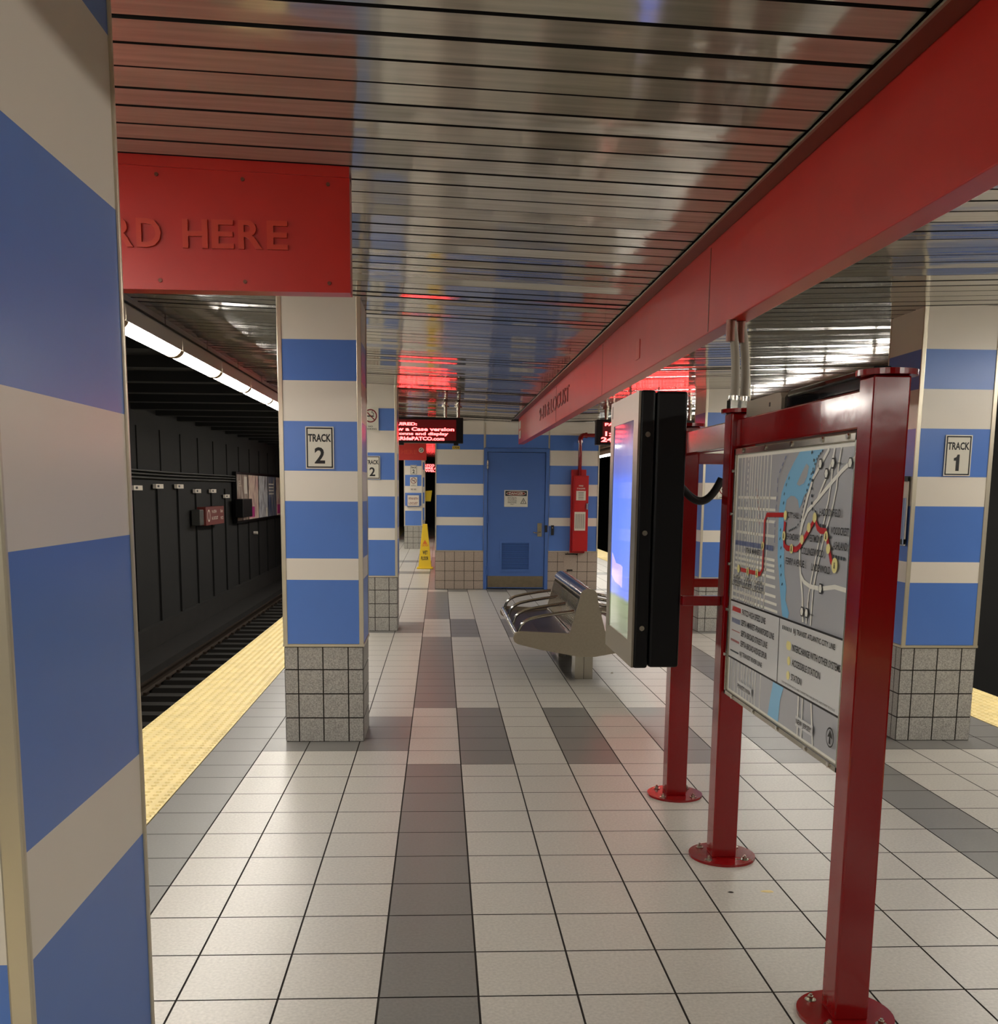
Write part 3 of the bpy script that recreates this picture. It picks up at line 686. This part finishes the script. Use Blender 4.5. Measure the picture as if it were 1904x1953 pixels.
rib(mb, [(2.082, 4.711), (2.056, 4.569), (2.093, 4.449), (2.187, 4.424), (2.477, 4.427), (2.583, 4.466), (2.849, 4.659), (2.987, 4.765), (3.077, 4.676), (3.156, 4.652), (3.302, 4.654), (3.334, 4.605), (3.398, 4.501), (3.49, 4.364), (3.565, 4.333)], .06, 'map_red', .02)
mb.build('red_route', bd)
mb = MB(MBL)
for a, b in ((.411, 4.065), (.802, 4.061), (1.168, 4.065), (1.345, 4.403), (2.089, 4.781), (2.076, 4.555), (2.345, 4.427), (2.653, 4.54), (2.836, 4.673), (2.985, 4.78), (3.324, 4.604), (3.4, 4.486), (3.587, 4.335)):
    mb = MB(MBL); mb.disc(bp(a, b, .024), U, W_, .075 if a > 3.5 else .052, 'map_yellow', 20); mb.build('station_dot', bd)
mb = MB(MBL)
for a, b in ((1.345, 4.403), (2.076, 4.555), (2.345, 4.427), (3.324, 4.604), (3.587, 4.335), (1.168, 4.065), (.802, 4.061)): mb.text('&', bp(a - .018, b - .03, .027), U, W_, .036, .06, 'ink')
mb.build('access_symbols', bd)
for a, b in ((3.051, 5.317), (3.383, 5.314), (3.228, 5.218), (3.811, 5.306), (3.246, 4.078), (2.761, 3.79), (2.896, 3.791)):
    mb = MB(MBL); mb.disc(bp(a, b, .02), U, W_, .06, 'ink', 6); mb.disc(bp(a, b, .022), U, W_, .045, 'map_white', 6); mb.build('road_shield', bd)
mb = MB(MBL)
def tx(s_, a, b, h_=None, m='ink', e=.028, bold=.015):
    (u0, z1), (u1, z0) = a, b; mb = MB(MBL); mb.text(s_, bp(u0, min(z0, z1), e), U, W_, u1 - u0, h_ or abs(z1 - z0), m, bold=bold); mb.build('map_text', bd)
H = .075
tx('CITY HALL', (2.185, 4.78), (2.534, 4.755), .065); tx('BROADWAY', (2.191, 4.54), (2.60, 4.52), .07); tx('WESTMONT', (2.808, 4.54), (3.246, 4.53), H)
tx('HADDONFIELD', (3.124, 4.82), (3.671, 4.80), H); tx('WOODCREST', (3.44, 4.64), (3.895, 4.63), H); tx('ASHLAND', (3.532, 4.5), (3.88, 4.49), H)
tx('COLLINGSWOOD', (2.667, 4.40), (3.291, 4.39), H); tx('FERRY AVENUE', (2.188, 4.26), (2.768, 4.25), H); tx('LINDENWOLD', (2.983, 4.25), (3.496, 4.24), H)
tx('8TH & MARKET', (.697, 4.30), (1.272, 4.29), .06)
for i, s_ in enumerate(('15-16TH', '12-13TH', '9-10TH')):
    u0 = .16 + i * .45; tx(s_, (u0 + .05, 3.94), (u0 + .33, 3.93), .05); tx('LOCUST', (u0, 3.845), (u0 + .38, 3.84), .075)
tx('PENNSYLVANIA', (.62, 2.57), (1.165, 2.56), .06, e=.032); tx('NEW JERSEY', (2.79, 2.585), (3.24, 2.575), .07, e=.032)
tx('NJ Turnpike', (3.44, 5.3), (3.62, 5.295), .03); tx('NJ Turnpike', (2.95, 3.78), (3.12, 3.775), .03)
LG = .075
for s_, a, z, b in (('PATCO HIGH SPEED LINE', .666, 3.50, 1.6), ('SEPTA MARKET-FRANKFORD LINE', .65, 3.365, 1.93), ('SEPTA BROAD STREET LINE', .656, 3.23, 1.709), ('SEPTA BROAD-RIDGE SPUR', .653, 3.10, 1.709), ('NJ TRANSIT RIVER LINE', .643, 2.96, 1.549),
    ('NJ TRANSIT ATLANTIC CITY LINE', 2.555, 3.51, 3.736), ('INTERCHANGE WITH OTHER SYSTEMS', 2.543, 3.335, 3.895), ('ACCESSIBLE STATION', 2.564, 3.175, 3.394), ('STATION', 2.559, 3.015, 2.879)):
    tx(s_, (a, z), (b, z), LG)
tx('THIS MAP SHOWS PATCO AND CONNECTING RAIL SERVICES AND IS NOT TO SCALE', (2.267, 2.945), (3.826, 2.94), .022, bold=0)
mb = MB(MBL); poly(mb, [(.14, 2.895), (3.9, 2.905), (3.9, 3.655), (.14, 3.64)], 'map_light', .022)
mb.build('legend_panel', bd)
mb = MB(MBL)
rib(mb, [(.14, 3.64), (3.9, 3.655)], .022, 'ink', .025); rib(mb, [(.14, 2.895), (3.9, 2.905)], .022, 'ink', .025); rib(mb, [(2.085, 3.64), (2.1, 2.9)], .014, 'ink', .025)
rib(mb, [(.225, 3.54), (.6, 3.54)], .06, 'map_red', .025); dots(mb, [(.232, 3.39), (.6, 3.39)], .06, .02, .02, 'map_dash', .025); rib(mb, [(.237, 3.26), (.595, 3.26)], .012, 'map_pink', .025)
dots(mb, [(.216, 3.13), (.6, 3.13)], .03, .03, .01, 'map_pink', .025); rib(mb, [(.213, 2.99), (.582, 2.99)], .02, 'map_teal', .025); dots(mb, [(2.193, 3.55), (2.512, 3.55)], .045, .025, .025, 'map_teal', .025)
for z in (3.375, 3.21, 3.05): mb.disc(bp(2.455, z, .026), U, W_, .05, 'map_yellow', 16)
mb.disc(bp(2.40, 3.375, .025), U, W_, .05, 'map_yellow', 16)
poly(mb, [(.59, 2.55), (1.19, 2.55), (1.19, 2.65), (.59, 2.65)], 'map_light', .025); poly(mb, [(2.76, 2.56), (3.27, 2.56), (3.27, 2.67), (2.76, 2.67)], 'map_light', .025)
mb.build('legend_keys', bd)
mb = MB(MBL); mb.ring(bp(3.734, 2.665, .025), U, W_, .085, .1, 'ink'); poly(mb, [(3.734, 2.74), (3.80, 2.66), (3.75, 2.67), (3.76, 2.6), (3.71, 2.6), (3.72, 2.67), (3.67, 2.66)], 'ink', .026); mb.build('north_arrow', bd)

# ---- information screen
DPL = (3.53, -3.95, 4.5)
dp = thing('information_screen', DPL, 'tall black outdoor information screen with a lit blue display, mounted on the red frame', 'screen')
x0, x1, y0, y1, z0, z1 = 3.2, 3.85, -5.02, -2.85, 2.66, 6.33
mb = MB(DPL); mb.box(x0 + .24, x1, y0, y1, z0, z1, 'black'); mb.build('rear_housing', dp, bevel=.035)
mb = MB(DPL); mb.box(x0 + .03, x0 + .225, y0, y1, z0 - .01, z1 + .01, 'black'); mb.build('front_housing', dp, bevel=.03)
mb = MB(DPL)
a0, a1, b0, b1 = -4.70, -3.12, 3.0, 5.98
for q in ((y0, y1, b1, z1), (y0, y1, z0, b0), (y0, a0, b0, b1), (a1, y1, b0, b1)): mb.box(x0, x0 + .03, q[0], q[1], q[2], q[3], 'bezel')
mb.build('bezel', dp)
mb = MB(DPL); mb.box(x0 + .012, x0 + .028, a0, a1, b0, b1, 'screen'); sc_ = mb.build('display_glass', dp)
mb = MB(DPL); e = x0 + .010
pk = [(-3.2, 3.78), (-3.2, 4.12), (-3.55, 3.98), (-3.95, 3.98), (-4.1, 3.96), (-4.1, 3.66), (-3.9, 3.68), (-3.5, 3.70)]
mb.add([(e, a, b) for a, b in pk], [tuple(range(len(pk)))], 'screen_pink'); mb.build('pale_shape', dp)
mb = MB(DPL); mb.box(x0 - .004, x0 + .01, -3.0, -2.97, 6.1, 6.28, 'ink'); mb.build('slot', dp)
for z in (5.77, 4.48, 3.2):
    mb = MB(DPL); mb.cyl((x0 + .13, y0, z), (x0 + .13, y0 - .02, z), .035, 'steel', 16); mb.build('lock_bolt', dp)
# hose from screen to frame
mb = MB((3.9, -4.6, 5.1)); pts = []
for i in range(17):
    s_ = i / 16; pts.append((3.86 + .62 * s_, -4.6 + .1 * s_, 5.14 - .30 * math.sin(s_ * math.pi * .72) ** 1.0 + .30 * s_ ** 3))
mb.tube(pts, .055, 'rubber', 12); mb.build('rubber_hose', label='thick black hose drooping from the information screen to the middle red post', category='hose')
# conduits from the middle post to the beam
for k, (bx, by, lab) in enumerate(((4.43, -5.13, 'left one of the two grey conduits rising from the middle red post'), (4.59, -5.02, 'right one of the two grey conduits rising from the middle red post'))):
    L = (bx, by, 6.1); t = thing('conduit', L, lab, 'conduit', 'conduits above the middle post')
    mb = MB(L); pts = [(bx - .08 * (q ** 1.5) + .02 * math.sin(q * 3), by, 6.26 + q * (7.215 - 6.26)) for q in [i / 12 for i in range(13)]]
    mb.tube(pts, .056, 'fixture', 14); mb.build('tube', t)
    mb = MB(L); mb.cyl((bx, by, 6.1), (bx, by, 6.21), .092, 'steel_polish', 6, smooth=False); mb.cyl((bx, by, 6.21), (bx, by, 6.27), .075, 'steel_polish', 16); mb.build('hex_fitting', t)
    mb = MB(L); mb.cyl((bx - .08, by, 6.95), (bx - .085, by, 7.22), .064, 'red_brown', 14); mb.build('painted_end', t)
# boxes on top of the rail
mb = MB((4.55, -6.2, 5.97)); mb.prism([(4.49, -6.84, 5.968), (4.49, -6.84, 6.10), (4.49, -6.80, 6.155), (4.49, -6.72, 6.165), (4.49, -5.5, 6.165), (4.49, -5.5, 5.968)], (.14, 0, 0), 'fixture'); mb.box(4.482, 4.49, -6.45, -6.41, 6.03, 6.08, 'ink')
mb.build('junction_box', bevel=.012, label='grey steel junction box lying on the top rail beside the conduits', category='box')
mb = MB((4.62, -8, 5.97)); mb.prism([(4.52, -6.87, 5.97), (4.74, -6.87, 5.97), (4.76, -6.87, 6.1), (4.72, -6.87, 6.18), (4.57, -6.87, 6.18), (4.52, -6.87, 6.1)], (0, -2.3, 0), 'black_gloss')
mb.build('speaker_bar', bevel=.02, label='long dark casing lying on the top rail above the map', category='casing')

# ---- small leavings on the floor
for nm, x, y, r, m, lab in (('mortar_spot', 4.78, -6.37, .09, 'tactile', 'yellowish mortar spot on the tile in front of the middle red post'), ('mortar_spot', 4.31, -6.39, .05, 'grout', 'small dark hole mark on the tile in front of the middle red post'), ('paper_scrap', 5.43, 9.4, .04, 'paper', 'tiny white scrap on the floor right of the bench pedestal')):
    mb = MB((x, y, 0)); n = 9; rr = [r * random.uniform(.6, 1.1) for _ in range(n)]
    b0 = [(x + rr[i] * math.cos(6.283 * i / n), y + .6 * rr[i] * math.sin(6.283 * i / n), .0) for i in range(n)]
    b1 = [(x + .6 * rr[i] * math.cos(6.283 * i / n), y + .36 * rr[i] * math.sin(6.283 * i / n), .008 + (.02 if nm == 'paper_scrap' else 0)) for i in range(n)]
    mb.add(b0 + b1, [(i, (i + 1) % n, n + (i + 1) % n, n + i) for i in range(n)] + [tuple(range(n, 2 * n))], m)
    mb.build(nm, label=lab, category='debris')

# ================================================================== BENCH
BN = (4.5, 10.8, 0)
bn = thing('steel_bench', BN, 'double-sided stainless steel bench with curved armrests on a pedestal', 'bench')
half = [(4.5, .70), (4.30, .705), (3.26, .89), (2.66, 1.04), (2.565, 1.10), (2.53, 1.2), (2.56, 1.30), (2.62, 1.36), (2.74, 1.385), (4.02, 1.325), (4.03, 1.34), (4.27, 2.26), (4.33, 2.40), (4.42, 2.49), (4.5, 2.51)]
prof = half + [(9.0 - x, z) for x, z in half[-2:0:-1]]
for y in (7.9, 13.84):
    mb = MB(BN); mb.prism([(a, y, b) for a, b in prof], (0, .06, 0), 'steel_brushed'); mb.build('side_panel', bn, bevel=.012)
mb = MB(BN); 
arc = [(4.5 - .235 * math.cos(a), 2.29 + .225 * math.sin(a)) for a in [math.pi * i / 14 for i in range(15)]]
mb.prism([(a, 7.9, b) for a, b in arc], (0, 6.0, 0), 'steel_polish', True); mb.build('top_cap', bn)
mb = MB(BN); mb.prism([(a, 7.885, b) for a, b in arc], (0, .012, 0), 'steel_brushed'); mb.build('cap_end', bn)
for s in (-1, 1):
    for k in range(3):
        ya = 7.98 + k * 1.97; yb = ya + 1.9
        mb = MB(BN); f = lambda d_: 4.5 + s * d_
        mb.add([(f(1.86), ya, 1.30), (f(1.2), ya, 1.22), (f(.5), ya, 1.28), (f(1.86), yb, 1.30), (f(1.2), yb, 1.22), (f(.5), yb, 1.28)], [(0, 1, 4, 3), (1, 2, 5, 4)], 'seat_dark')
        mb.add([(f(1.86), ya, 1.26), (f(1.2), ya, 1.18), (f(.5), ya, 1.24), (f(1.86), yb, 1.26), (f(1.2), yb, 1.18), (f(.5), yb, 1.24)], [(0, 3, 4, 1), (1, 4, 5, 2)], 'seat_dark'); mb.build('seat', bn)
        mb = MB(BN); mb.box(min(f(.47), f(.50)), max(f(.47), f(.50)), ya, yb, 1.26, 1.36, 'steel_polish')
        # perforated back as ribs in a frame
        P0, P1 = (f(.455), 1.38), (f(.25), 2.22)
        def pb(t_): return (P0[0] + (P1[0] - P0[0]) * t_, P0[1] + (P1[1] - P0[1]) * t_)
        for j in range(22):
            a, b = pb(.04 + j * .043), pb(.04 + j * .043 + .03)
            mb.quad((a[0], ya + .1, a[1]), (a[0], yb - .1, a[1]), (b[0], yb - .1, b[1]), (b[0], ya + .1, b[1]), 'steel')
        for q0, q1 in ((ya, ya + .1), (yb - .1, yb)): mb.quad((P0[0], q0, P0[1]), (P0[0], q1, P0[1]), (P1[0], q1, P1[1]), (P1[0], q0, P1[1]), 'steel')
        a, b = pb(0), pb(.04); mb.quad((a[0], ya, a[1]), (a[0], yb, a[1]), (b[0], yb, b[1]), (b[0], ya, b[1]), 'steel')
        a, b = pb(.96), pb(1); mb.quad((a[0], ya, a[1]), (a[0], yb, a[1]), (b[0], yb, b[1]), (b[0], ya, b[1]), 'steel')
        mb.build('backrest', bn)
    mb = MB(BN); mb.cyl((f(1.88), 7.96, 1.29), (f(1.88), 13.84, 1.29), .07, 'steel_polish', 16); mb.build('front_tube', bn)
    for y in (8.05, 9.95, 11.85, 13.75):
        mb = MB(BN); pts = [(f(.36), y, 1.90), (f(.8), y, 1.84), (f(1.2), y, 1.77), (f(1.5), y, 1.70), (f(1.66), y, 1.62), (f(1.76), y, 1.52), (f(1.81), y, 1.40), (f(1.83), y, 1.30)]
        mb.tube(pts, .045, 'steel_polish', 12); mb.build('armrest', bn)
for y in (8.5, 12.3):
    mb = MB(BN); mb.box(4.26, 4.74, y, y + .7, 0, .74, 'steel'); mb.box(4.495, 4.505, y - .004, y, 0, .72, 'slot'); mb.build('pedestal', bn, bevel=.01)
mb = MB(BN); mb.box(4.1, 4.9, 8.0, 13.8, .72, .92, 'seat_dark'); mb.build('support_beam', bn)
mb = MB(BN); mb.box(4.49, 4.51, 8.0, 13.8, .9, 2.3, 'seat_dark'); mb.build('inner_divider', bn)

# ================================================================== BOOTH FITTINGS
t = thing('danger_sign', (4.48, BY, 4.6), 'white DANGER sign with black and red header on the blue door', 'sign'); L = (4.48, BY, 4.6)
e = BY + .005
mb = MB(L); mb.box(3.88, 5.08, e - .012, BY + .02, 4.22, 5.06, 'sign_white'); mb.build('sign_plate', t, bevel=.0)
mb = MB(L); e2 = e - .014; mb.quad((3.93, e2, 4.77), (5.03, e2, 4.77), (5.03, e2, 5.02), (3.93, e2, 5.02), 'ink'); mb.disc((4.48, e2 - .003, 4.895), (1, 0, 0), (0, 0, 1), .5, 'sign_white', 40, .22); mb.disc((4.48, e2 - .006, 4.895), (1, 0, 0), (0, 0, 1), .47, 'dark_red_text', 40, .21); mb.build('header', t)
mb = MB(L); mb.text('DANGER', (4.12, e2 - .01, 4.83), (1, 0, 0), (0, 0, 1), .72, .13, 'sign_white', bold=.02)
for i, s_ in enumerate(('ELECTRICAL', 'EQUIPMENT', 'AUTHORIZED', 'PERSONNEL', 'ONLY')):
    wd = .46 if i < 4 else .2; mb.text(s_, (4.29 - wd / 2, e2, 4.66 - i * .085), (1, 0, 0), (0, 0, 1), wd, .06, 'ink')
mb.build('lettering', t)
mb = MB(L); tri = [(4.70, 4.38), (5.02, 4.38), (4.86, 4.68)]; mb.add([(a, e2, b) for a, b in tri], [(0, 1, 2)], 'ink'); mb.add([(4.86 + (a - 4.86) * .72, e2 - .002, 4.475 + (b - 4.475) * .72) for a, b in tri], [(0, 1, 2)], 'sign_white')
mb.line([(4.88, e2 - .004, 4.56), (4.83, e2 - .004, 4.49), (4.88, e2 - .004, 4.49), (4.84, e2 - .004, 4.42)], .03, (0, -1, 0), 'ink'); mb.build('warning_triangle', t)
mb = MB((6.37, BY, 3.05)); mb.box(6.30, 6.44, BY - .1, BY, 2.8, 3.3, 'ink'); mb.box(6.34, 6.40, BY - .105, BY - .1, 3.15, 3.2, 'steel'); mb.build('card_reader', bevel=.02, label='small black card reader on the wall right of the blue door', category='card reader')
# fire cabinet
t = thing('fire_cabinet', (7.75, BY, 4), 'tall narrow red fire hose cabinet on the booth wall', 'cabinet'); L = (7.75, BY, 4)
mb = MB(L); mb.box(7.27, 8.02, BY - .3, BY, 1.9, 6.12, 'cab_red'); mb.build('back_box', t, bevel=.02)
mb = MB(L); mb.box(7.34, 8.12, BY - .55, BY - .3, 2.0, 5.82, 'cab_red'); mb.build('front_box', t, bevel=.02)
mb = MB(L); mb.box(7.40, 8.08, BY - .585, BY - .55, 3.0, 5.78, 'cab_red'); mb.build('cabinet_door', t, bevel=.012)
mb = MB(L); mb.text('FIRE', (7.62, BY - .59, 5.27), (1, 0, 0), (0, 0, 1), .22, .07, 'paper'); mb.build('lettering', t); mb = MB(L); mb.text('STANDPIPE', (7.52, BY - .59, 5.13), (1, 0, 0), (0, 0, 1), .42, .075, 'paper'); mb.build('lettering', t)
for a, b, c_, d_ in ((7.49, 7.97, 4.58, 5.06), (7.42, 7.98, 3.06, 4.0)):
    mb = MB(L); mb.box(a, b, BY - .6, BY - .586, c_, d_, 'paper')
    n = 5 if c_ > 4 else 9
    for i in range(n): 
        if c_ > 4: mb.box(a + .1, b - .1, BY - .602, BY - .6, c_ + .06 + i * .08, c_ + .085 + i * .08, 'cable')
        else: mb.box(a + .05 + i * .055, a + .07 + i * .055, BY - .602, BY - .6, c_ + .1, d_ - .1, 'cable')
    mb.build('paper_notice', t)
mb = MB(L); mb.box(8.0, 8.1, BY - .68, BY - .58, 4.12, 4.44, 'steel_polish'); mb.build('latch', t, bevel=.01)
t = thing('fire_pipe', (7.72, BY, 6), 'dark red standpipe rising from the fire cabinet and turning right', 'pipe'); L = (7.72, BY, 6)
mb = MB(L); mb.cyl((7.66, BY - .42, 5.83), (7.66, BY - .42, 7.6), .095, 'red_gloss', 18); mb.build('riser', t)
mb = MB(L); mb.tube([(7.66, BY - .42, 7.5)] + [(7.86 - .2 * math.cos(a), BY - .42, 7.62 + .2 * math.sin(a)) for a in [math.pi / 2 * i / 6 for i in range(7)]] + [(7.95, BY - .42, 7.82)], .12, 'red_gloss', 16); mb.cyl((7.66, BY - .42, 7.44), (7.66, BY - .42, 7.54), .14, 'red_gloss', 16); mb.cyl((7.9, BY - .42, 7.82), (8.0, BY - .42, 7.82), .14, 'red_gloss', 16); mb.build('elbow', t)
mb = MB(L); mb.cyl((7.98, BY - .42, 7.82), (9.3, BY - .42, 7.82), .095, 'red_gloss', 18); mb.build('cross_run', t)
mb = MB((7.3, BY, 1.4)); mb.box(6.98, 7.62, BY - .06, BY - .02, 1.04, 1.8, 'booth_tile'); mb.box(7.05, 7.7, BY - .045, BY - .02, 1.78, 1.86, 'grout'); mb.box(7.15, 7.45, BY - .045, BY - .02, .96, 1.04, 'grout')
mb.build('access_panel', label='square cement patch in the tiled base below the fire cabinet', category='panel')
mb = MB((1.4, BY, 7.15)); mb.box(1.22, 1.6, BY - .015, BY, 7.08, 7.24, 'yellow_label'); mb.text('1704', (1.27, BY - .017, 7.11), (1, 0, 0), (0, 0, 1), .28, .1, 'ink'); mb.build('number_label', label='tiny yellow number label on the booth wall under the left message board', category='label')
# cone
CL = (-.36, 47.9, 0)
t = thing('wet_floor_cone', CL, 'yellow four-sided wet floor cone beside the booth corner', 'cone')
mb = MB(CL); cx, cy = CL[0], CL[1]
mb.box(cx - .53, cx + .53, cy - .45, cy + .45, 0, .1, 'cone'); mb.build('base', t, bevel=.04)
mb = MB(CL); b_, tp = .42, .15
vs = [(cx - b_, cy - b_ * .85, .1), (cx + b_, cy - b_ * .85, .1), (cx + b_, cy + b_ * .85, .1), (cx - b_, cy + b_ * .85, .1), (cx - tp, cy - tp, 2.87), (cx + tp, cy - tp, 2.87), (cx + tp, cy + tp, 2.87), (cx - tp, cy + tp, 2.87)]
mb.add(vs, [(0, 1, 5, 4), (1, 2, 6, 5), (2, 3, 7, 6), (3, 0, 4, 7), (4, 5, 6, 7)], 'cone'); mb.build('body', t, bevel=.03)
mb = MB(CL); sl = Vector((0, (b_ * .85 - tp), 2.77)).normalized()
def cp(dx, z): return (cx + dx, cy - b_ * .85 + (z - .1) / 2.77 * (b_ * .85 - tp) - .012, z)
mb.text('WET', cp(-.15, .93), (1, 0, 0), sl, .32, .24, 'ink', bold=.03); mb.build('lettering', t); mb = MB(CL); mb.text('FLOOR', cp(-.24, .56), (1, 0, 0), sl, .46, .24, 'ink', bold=.03); mb.build('lettering', t); mb = MB(CL)
mb.text('CAUTION', cp(-.2, 1.44), (1, 0, 0), sl, .4, .14, 'orange', bold=.03); mb.build('lettering', t)
mb = MB(CL); mb.add([cp(-.15, 1.6), cp(.15, 1.6), cp(0, 1.86)], [(0, 1, 2)], 'orange'); mb.build('warning_triangle', t)

# ================================================================== LEFT TUNNEL WALL
M['poster_a'] = poster_mat('brown advert print', (90, 74, 66), (150, 130, 118), (200, 190, 180)); M['poster_b'] = poster_mat('tan advert print', (186, 130, 140), (226, 204, 184), (150, 110, 112))
M['poster_c'] = poster_mat('grey advert print', (120, 118, 130), (205, 203, 205), (84, 74, 74)); M['poster_d'] = poster_mat('blue advert print', (60, 66, 96), (96, 100, 120), (150, 140, 120))
M['magenta'] = mat('magenta print', (170, 50, 120), .4)
XW = -15.6
labs = ('leftmost advert poster with a pale figure, partly behind a black box', 'second advert poster from the left with a magenta foot', 'third advert poster, grey with a pale figure', 'fourth advert poster, dark blue at the top', 'rightmost advert poster with a magenta foot, cut off by the column')
for i, m in enumerate(('poster_a', 'poster_b', 'poster_c', 'poster_d', 'poster_b')):
    y = 64.9 + i * 4.95; L = (XW, y + 2.3, 4.3); t = thing('advert_poster', L, labs[i] + ' on the tunnel wall', 'poster', 'posters on the tunnel wall')
    mb = MB(L); mb.box(XW - .3, XW, y - .2, y + 4.75, 2.25, 6.35, 'black'); mb.build('poster_frame', t)
    mb = MB(L); mb.box(XW, XW + .03, y, y + 4.5, 2.45, 6.15, m); mb.build('print', t)
    mb = MB(L)
    if m == 'poster_b': mb.box(XW + .03, XW + .035, y + .2, y + 2.6, 2.6, 3.5, 'magenta')
    if m == 'poster_a': mb.text('EL', (XW + .035, y + .6, 5.2), (0, 1, 0), (0, 0, 1), 1.2, .45, 'paper'); mb.box(XW + .03, XW + .035, y + 2.9, y + 4.2, 4.6, 6.0, 'paper')
    if m == 'poster_d':
        for q in range(4): mb.box(XW + .03, XW + .035, y + .4, y + 3.2, 5.4 - q * .3, 5.5 - q * .3, 'paper')
    if m == 'poster_c': mb.box(XW + .03, XW + .035, y + 3.4, y + 4.2, 2.5, 3.3, 'paper')
    if mb.v: mb.build('printed_block', t)
mb = MB((-15.2, 65.5, 3.8)); mb.box(-15.55, -14.9, 63.6, 67.6, 2.75, 4.2, 'black'); mb.build('equipment_box', bevel=.05, label='black box in front of the leftmost poster on the tunnel wall', category='box')
L = (-15.4, 55, 3.1); t = thing('station_sign', L, 'small red station name sign on the dark tunnel wall', 'sign')
mb = MB(L); mb.box(-15.88, -15.3, 52.3, 58.2, 2.5, 3.75, 'red_dull'); mb.build('sign_box', t)
mb = MB(L); mb.ring((-15.29, 53.2, 3.15), (0, 1, 0), (0, 0, 1), .32, .42, 'paper'); mb.build('emblem', t)
mb = MB(L); mb.text('9-10TH', (-15.29, 54.2, 3.3), (0, 1, 0), (0, 0, 1), 1.4, .22, 'paper'); mb.text('& LOCUST', (-15.29, 54.1, 2.85), (0, 1, 0), (0, 0, 1), 2.0, .22, 'paper'); mb.text('Exit', (-15.29, 57, 3.3), (0, 1, 0), (0, 0, 1), .8, .22, 'paper'); mb.text('PATCO', (-15.29, 57, 2.8), (0, 1, 0), (0, 0, 1), .9, .22, 'paper'); mb.build('lettering', t)
mb = MB((-15.5, 51.2, 3.1)); mb.box(-15.88, -15.3, 50.6, 51.7, 2.55, 3.6, 'cable'); mb.build('junction_box', bevel=.05, label='dark grey box just left of the red station sign on the tunnel wall', category='box')
mp = None
for i, (y, z) in enumerate(((38.2, 5.0), (42.5, 5.1), (47.3, 5.11), (52.1, 4.82), (56.9, 4.82), (61.7, 4.42))):
    nm = ('first', 'second', 'third', 'fourth', 'fifth', 'last')[i]
    mb = MB((-15.7, y, z)); mb.box(-15.88, -15.7, y - .8, y + .8, z - .12, z + .14, 'paper'); mb.box(-15.7, -15.69, y - .5, y - .1, z - .05, z + .08, 'ink')
    mb.build('marker_plate', label='%s small white marker plate from the left along the dark tunnel wall' % nm, category='label', group='marker plates on the tunnel wall')
for i, (za, zb, lab) in enumerate(((6.0, 6.4, 'top one of the three cables running along the tunnel wall'), (5.82, 6.15, 'middle one of the three cables running along the tunnel wall'), (5.62, 5.85, 'bottom and palest of the three cables running along the tunnel wall'))):
    mb = MB((-15.7, 30, za)); mb.tube([(-15.7, -38, za), (-15.7, 30, za), (-15.7, 45, za - .06), (-15.7, 63.5, za - .02), (-15.75, 120, za)], .05, 'cable', 8); mb.build('wall_cable', label=lab, category='cable', group='cables on the tunnel wall')
mb = MB((-15.6, 70, .8)); mb.cyl((-15.9, 73.5, 1.15), (-15.55, 73.5, 1.15), .14, 'paper', 12); mb.build('reflector_knob', label='tiny pale round knob on the tunnel wall below the posters', category='knob')
